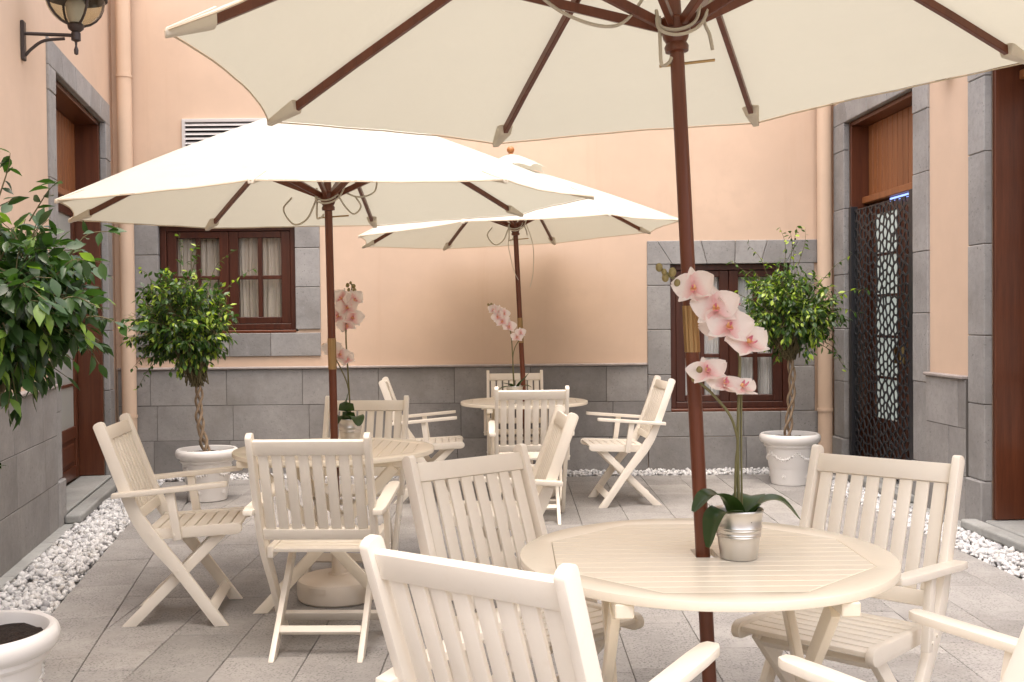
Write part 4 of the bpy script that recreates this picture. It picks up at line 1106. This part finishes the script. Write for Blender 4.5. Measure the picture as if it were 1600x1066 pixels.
bucket('zinc bucket on the far table', .016, 8.0)
Yn = 2.75
orchid('large pink orchid with arching blooms on the near table', (.591, Yn, .84),
       [([(.593, Yn, .84), (.590, Yn, 1.04), (.597, Yn + .01, 1.208), (.600, Yn + .02, 1.283), (.585, Yn + .03, 1.345), (.537, Yn + .03, 1.405), (.479, Yn + .02, 1.455), (.42, Yn, 1.489), (.387, Yn, 1.515)], .0042),
        ([(.580, Yn, .84), (.584, Yn - .005, 1.0), (.589, Yn - .005, 1.057), (.569, Yn - .01, 1.124), (.527, Yn - .01, 1.178), (.494, Yn - .01, 1.209), (.474, Yn - .01, 1.226)], .0036),
        ([(.601, Yn + .004, .84), (.600, Yn + .004, 1.05), (.603, Yn + .01, 1.22)], .0028)],
       [((.474, Yn - .02, 1.462), (-.35, -1, .15), 1.0), ((.500, Yn + .01, 1.440), (.5, -.8, .5), .95), ((.530, Yn - .02, 1.408), (-.15, -1, .35), 1.12), ((.572, Yn + .01, 1.410), (.7, -.4, .75), .85),
        ((.562, Yn - .025, 1.360), (.1, -1, .3), 1.15), ((.545, Yn + .02, 1.36), (-.6, -.8, -.1), .9), ((.615, Yn - .01, 1.315), (.25, -.8, .65), 1.12),
        ((.508, Yn - .02, 1.243), (-.15, -.75, .7), .95), ((.553, Yn - .02, 1.208), (.1, -.6, .8), .9), ((.596, Yn - .02, 1.199), (.3, -.45, .95), .85)],
       [(.387, Yn, 1.515), (.399, Yn - .005, 1.503), (.403, Yn, 1.488), (.421, Yn - .005, 1.502), (.434, Yn, 1.474), (.474, Yn - .01, 1.223), (.488, Yn - .015, 1.246), (.470, Yn, 1.235)],
       [[(0, -.01, -.01), (-.035, -.03, .065), (-.085, -.05, .085), (-.13, -.07, .045)], [(-.01, 0, -.01), (-.04, -.05, .04), (-.075, -.07, .03), (-.095, -.08, -.045)],
        [(.01, -.01, -.01), (.05, -.03, .055), (.10, -.04, .065), (.148, -.05, .018)], [(0, .01, -.01), (.03, .04, .04), (.05, .08, .06), (.07, .12, .04)]], wd=.088)
Ym = 5.45
orchid('pink orchid with two spikes beside the middle umbrella pole', (-.846, Ym, .84),
       [([(-.846, Ym, .84), (-.848, Ym, .993), (-.856, Ym, 1.159), (-.862, Ym, 1.325), (-.85, Ym, 1.458), (-.827, Ym, 1.558), (-.834, Ym, 1.584)], .0042),
        ([(-.842, Ym, .84), (-.852, Ym, 1.03), (-.889, Ym - .01, 1.139), (-.931, Ym - .01, 1.21), (-.981, Ym - .01, 1.26)], .0036)],
       [((-.876, Ym - .02, 1.505), (-.4, -1, .2), 1.0), ((-.815, Ym - .02, 1.498), (.5, -1, .2), 1.0), ((-.85, Ym - .03, 1.455), (.1, -1, .3), 1.1), ((-.895, Ym - .02, 1.412), (-.4, -1, .2), 1.05), ((-.825, Ym - .02, 1.405), (.4, -1, .2), 1.1),
        ((-.855, Ym, 1.365), (-.1, -1, -.2), .95), ((-.931, Ym - .03, 1.243), (-.2, -1, .4), .95), ((-.888, Ym - .03, 1.212), (.1, -1, .5), .9), ((-.858, Ym - .02, 1.188), (.4, -.8, .6), .85)],
       [(-.834, Ym, 1.584), (-.818, Ym, 1.566), (-.85, Ym, 1.572), (-.814, Ym, 1.545), (-.845, Ym, 1.548), (-.978, Ym, 1.262), (-.962, Ym, 1.25), (-.975, Ym, 1.24)],
       [[(0, -.01, -.01), (-.005, -.035, .04), (-.01, -.045, .11), (.0, -.045, .175)], [(0, -.02, -.01), (-.03, -.06, .05), (-.05, -.08, .055), (-.06, -.1, .01)], [(.01, -.02, -.01), (.03, -.06, .05), (.05, -.09, .05), (.06, -.11, .01)]], wd=.085)
Yf = 8.0
orchid('small pink orchid on the far table', (.016, Yf, .84),
       [([(.016, Yf, .84), (.004, Yf, 1.092), (-.009, Yf, 1.287), (-.047, Yf, 1.395), (-.119, Yf, 1.474), (-.178, Yf, 1.504)], .0042),
        ([(.010, Yf, .84), (.004, Yf, 1.068), (.019, Yf, 1.165), (.059, Yf, 1.238), (.098, Yf, 1.296)], .0036)],
       [((-.135, Yf - .02, 1.465), (-.3, -1, .2), .85), ((-.10, Yf - .02, 1.455), (.3, -1, .3), .9), ((-.061, Yf - .02, 1.434), (.5, -1, .2), .9), ((-.105, Yf - .03, 1.41), (-.3, -1, .2), .95), ((-.072, Yf - .03, 1.376), (-.1, -1, .2), 1.05), ((-.023, Yf - .02, 1.336), (.3, -1, .2), 1.05),
        ((.039, Yf - .02, 1.253), (-.1, -1, .4), .9), ((.065, Yf - .02, 1.287), (.4, -1, .4), .8)],
       [(-.178, Yf, 1.504), (-.165, Yf, 1.488), (-.155, Yf, 1.505), (-.16, Yf, 1.47), (.098, Yf, 1.296), (.09, Yf, 1.276)],
       [[(0, 0, -.01), (-.04, -.03, .035), (-.09, -.05, .03), (-.13, -.06, .01)], [(0, 0, -.01), (.04, -.03, .06), (.08, -.05, .10), (.11, -.06, .14)], [(0, 0, -.01), (.05, -.02, .03), (.09, -.03, .045), (.13, -.04, .03)], [(0, 0, -.01), (-.03, -.03, .05), (-.06, -.05, .06), (-.10, -.06, .07)]], wd=.05)
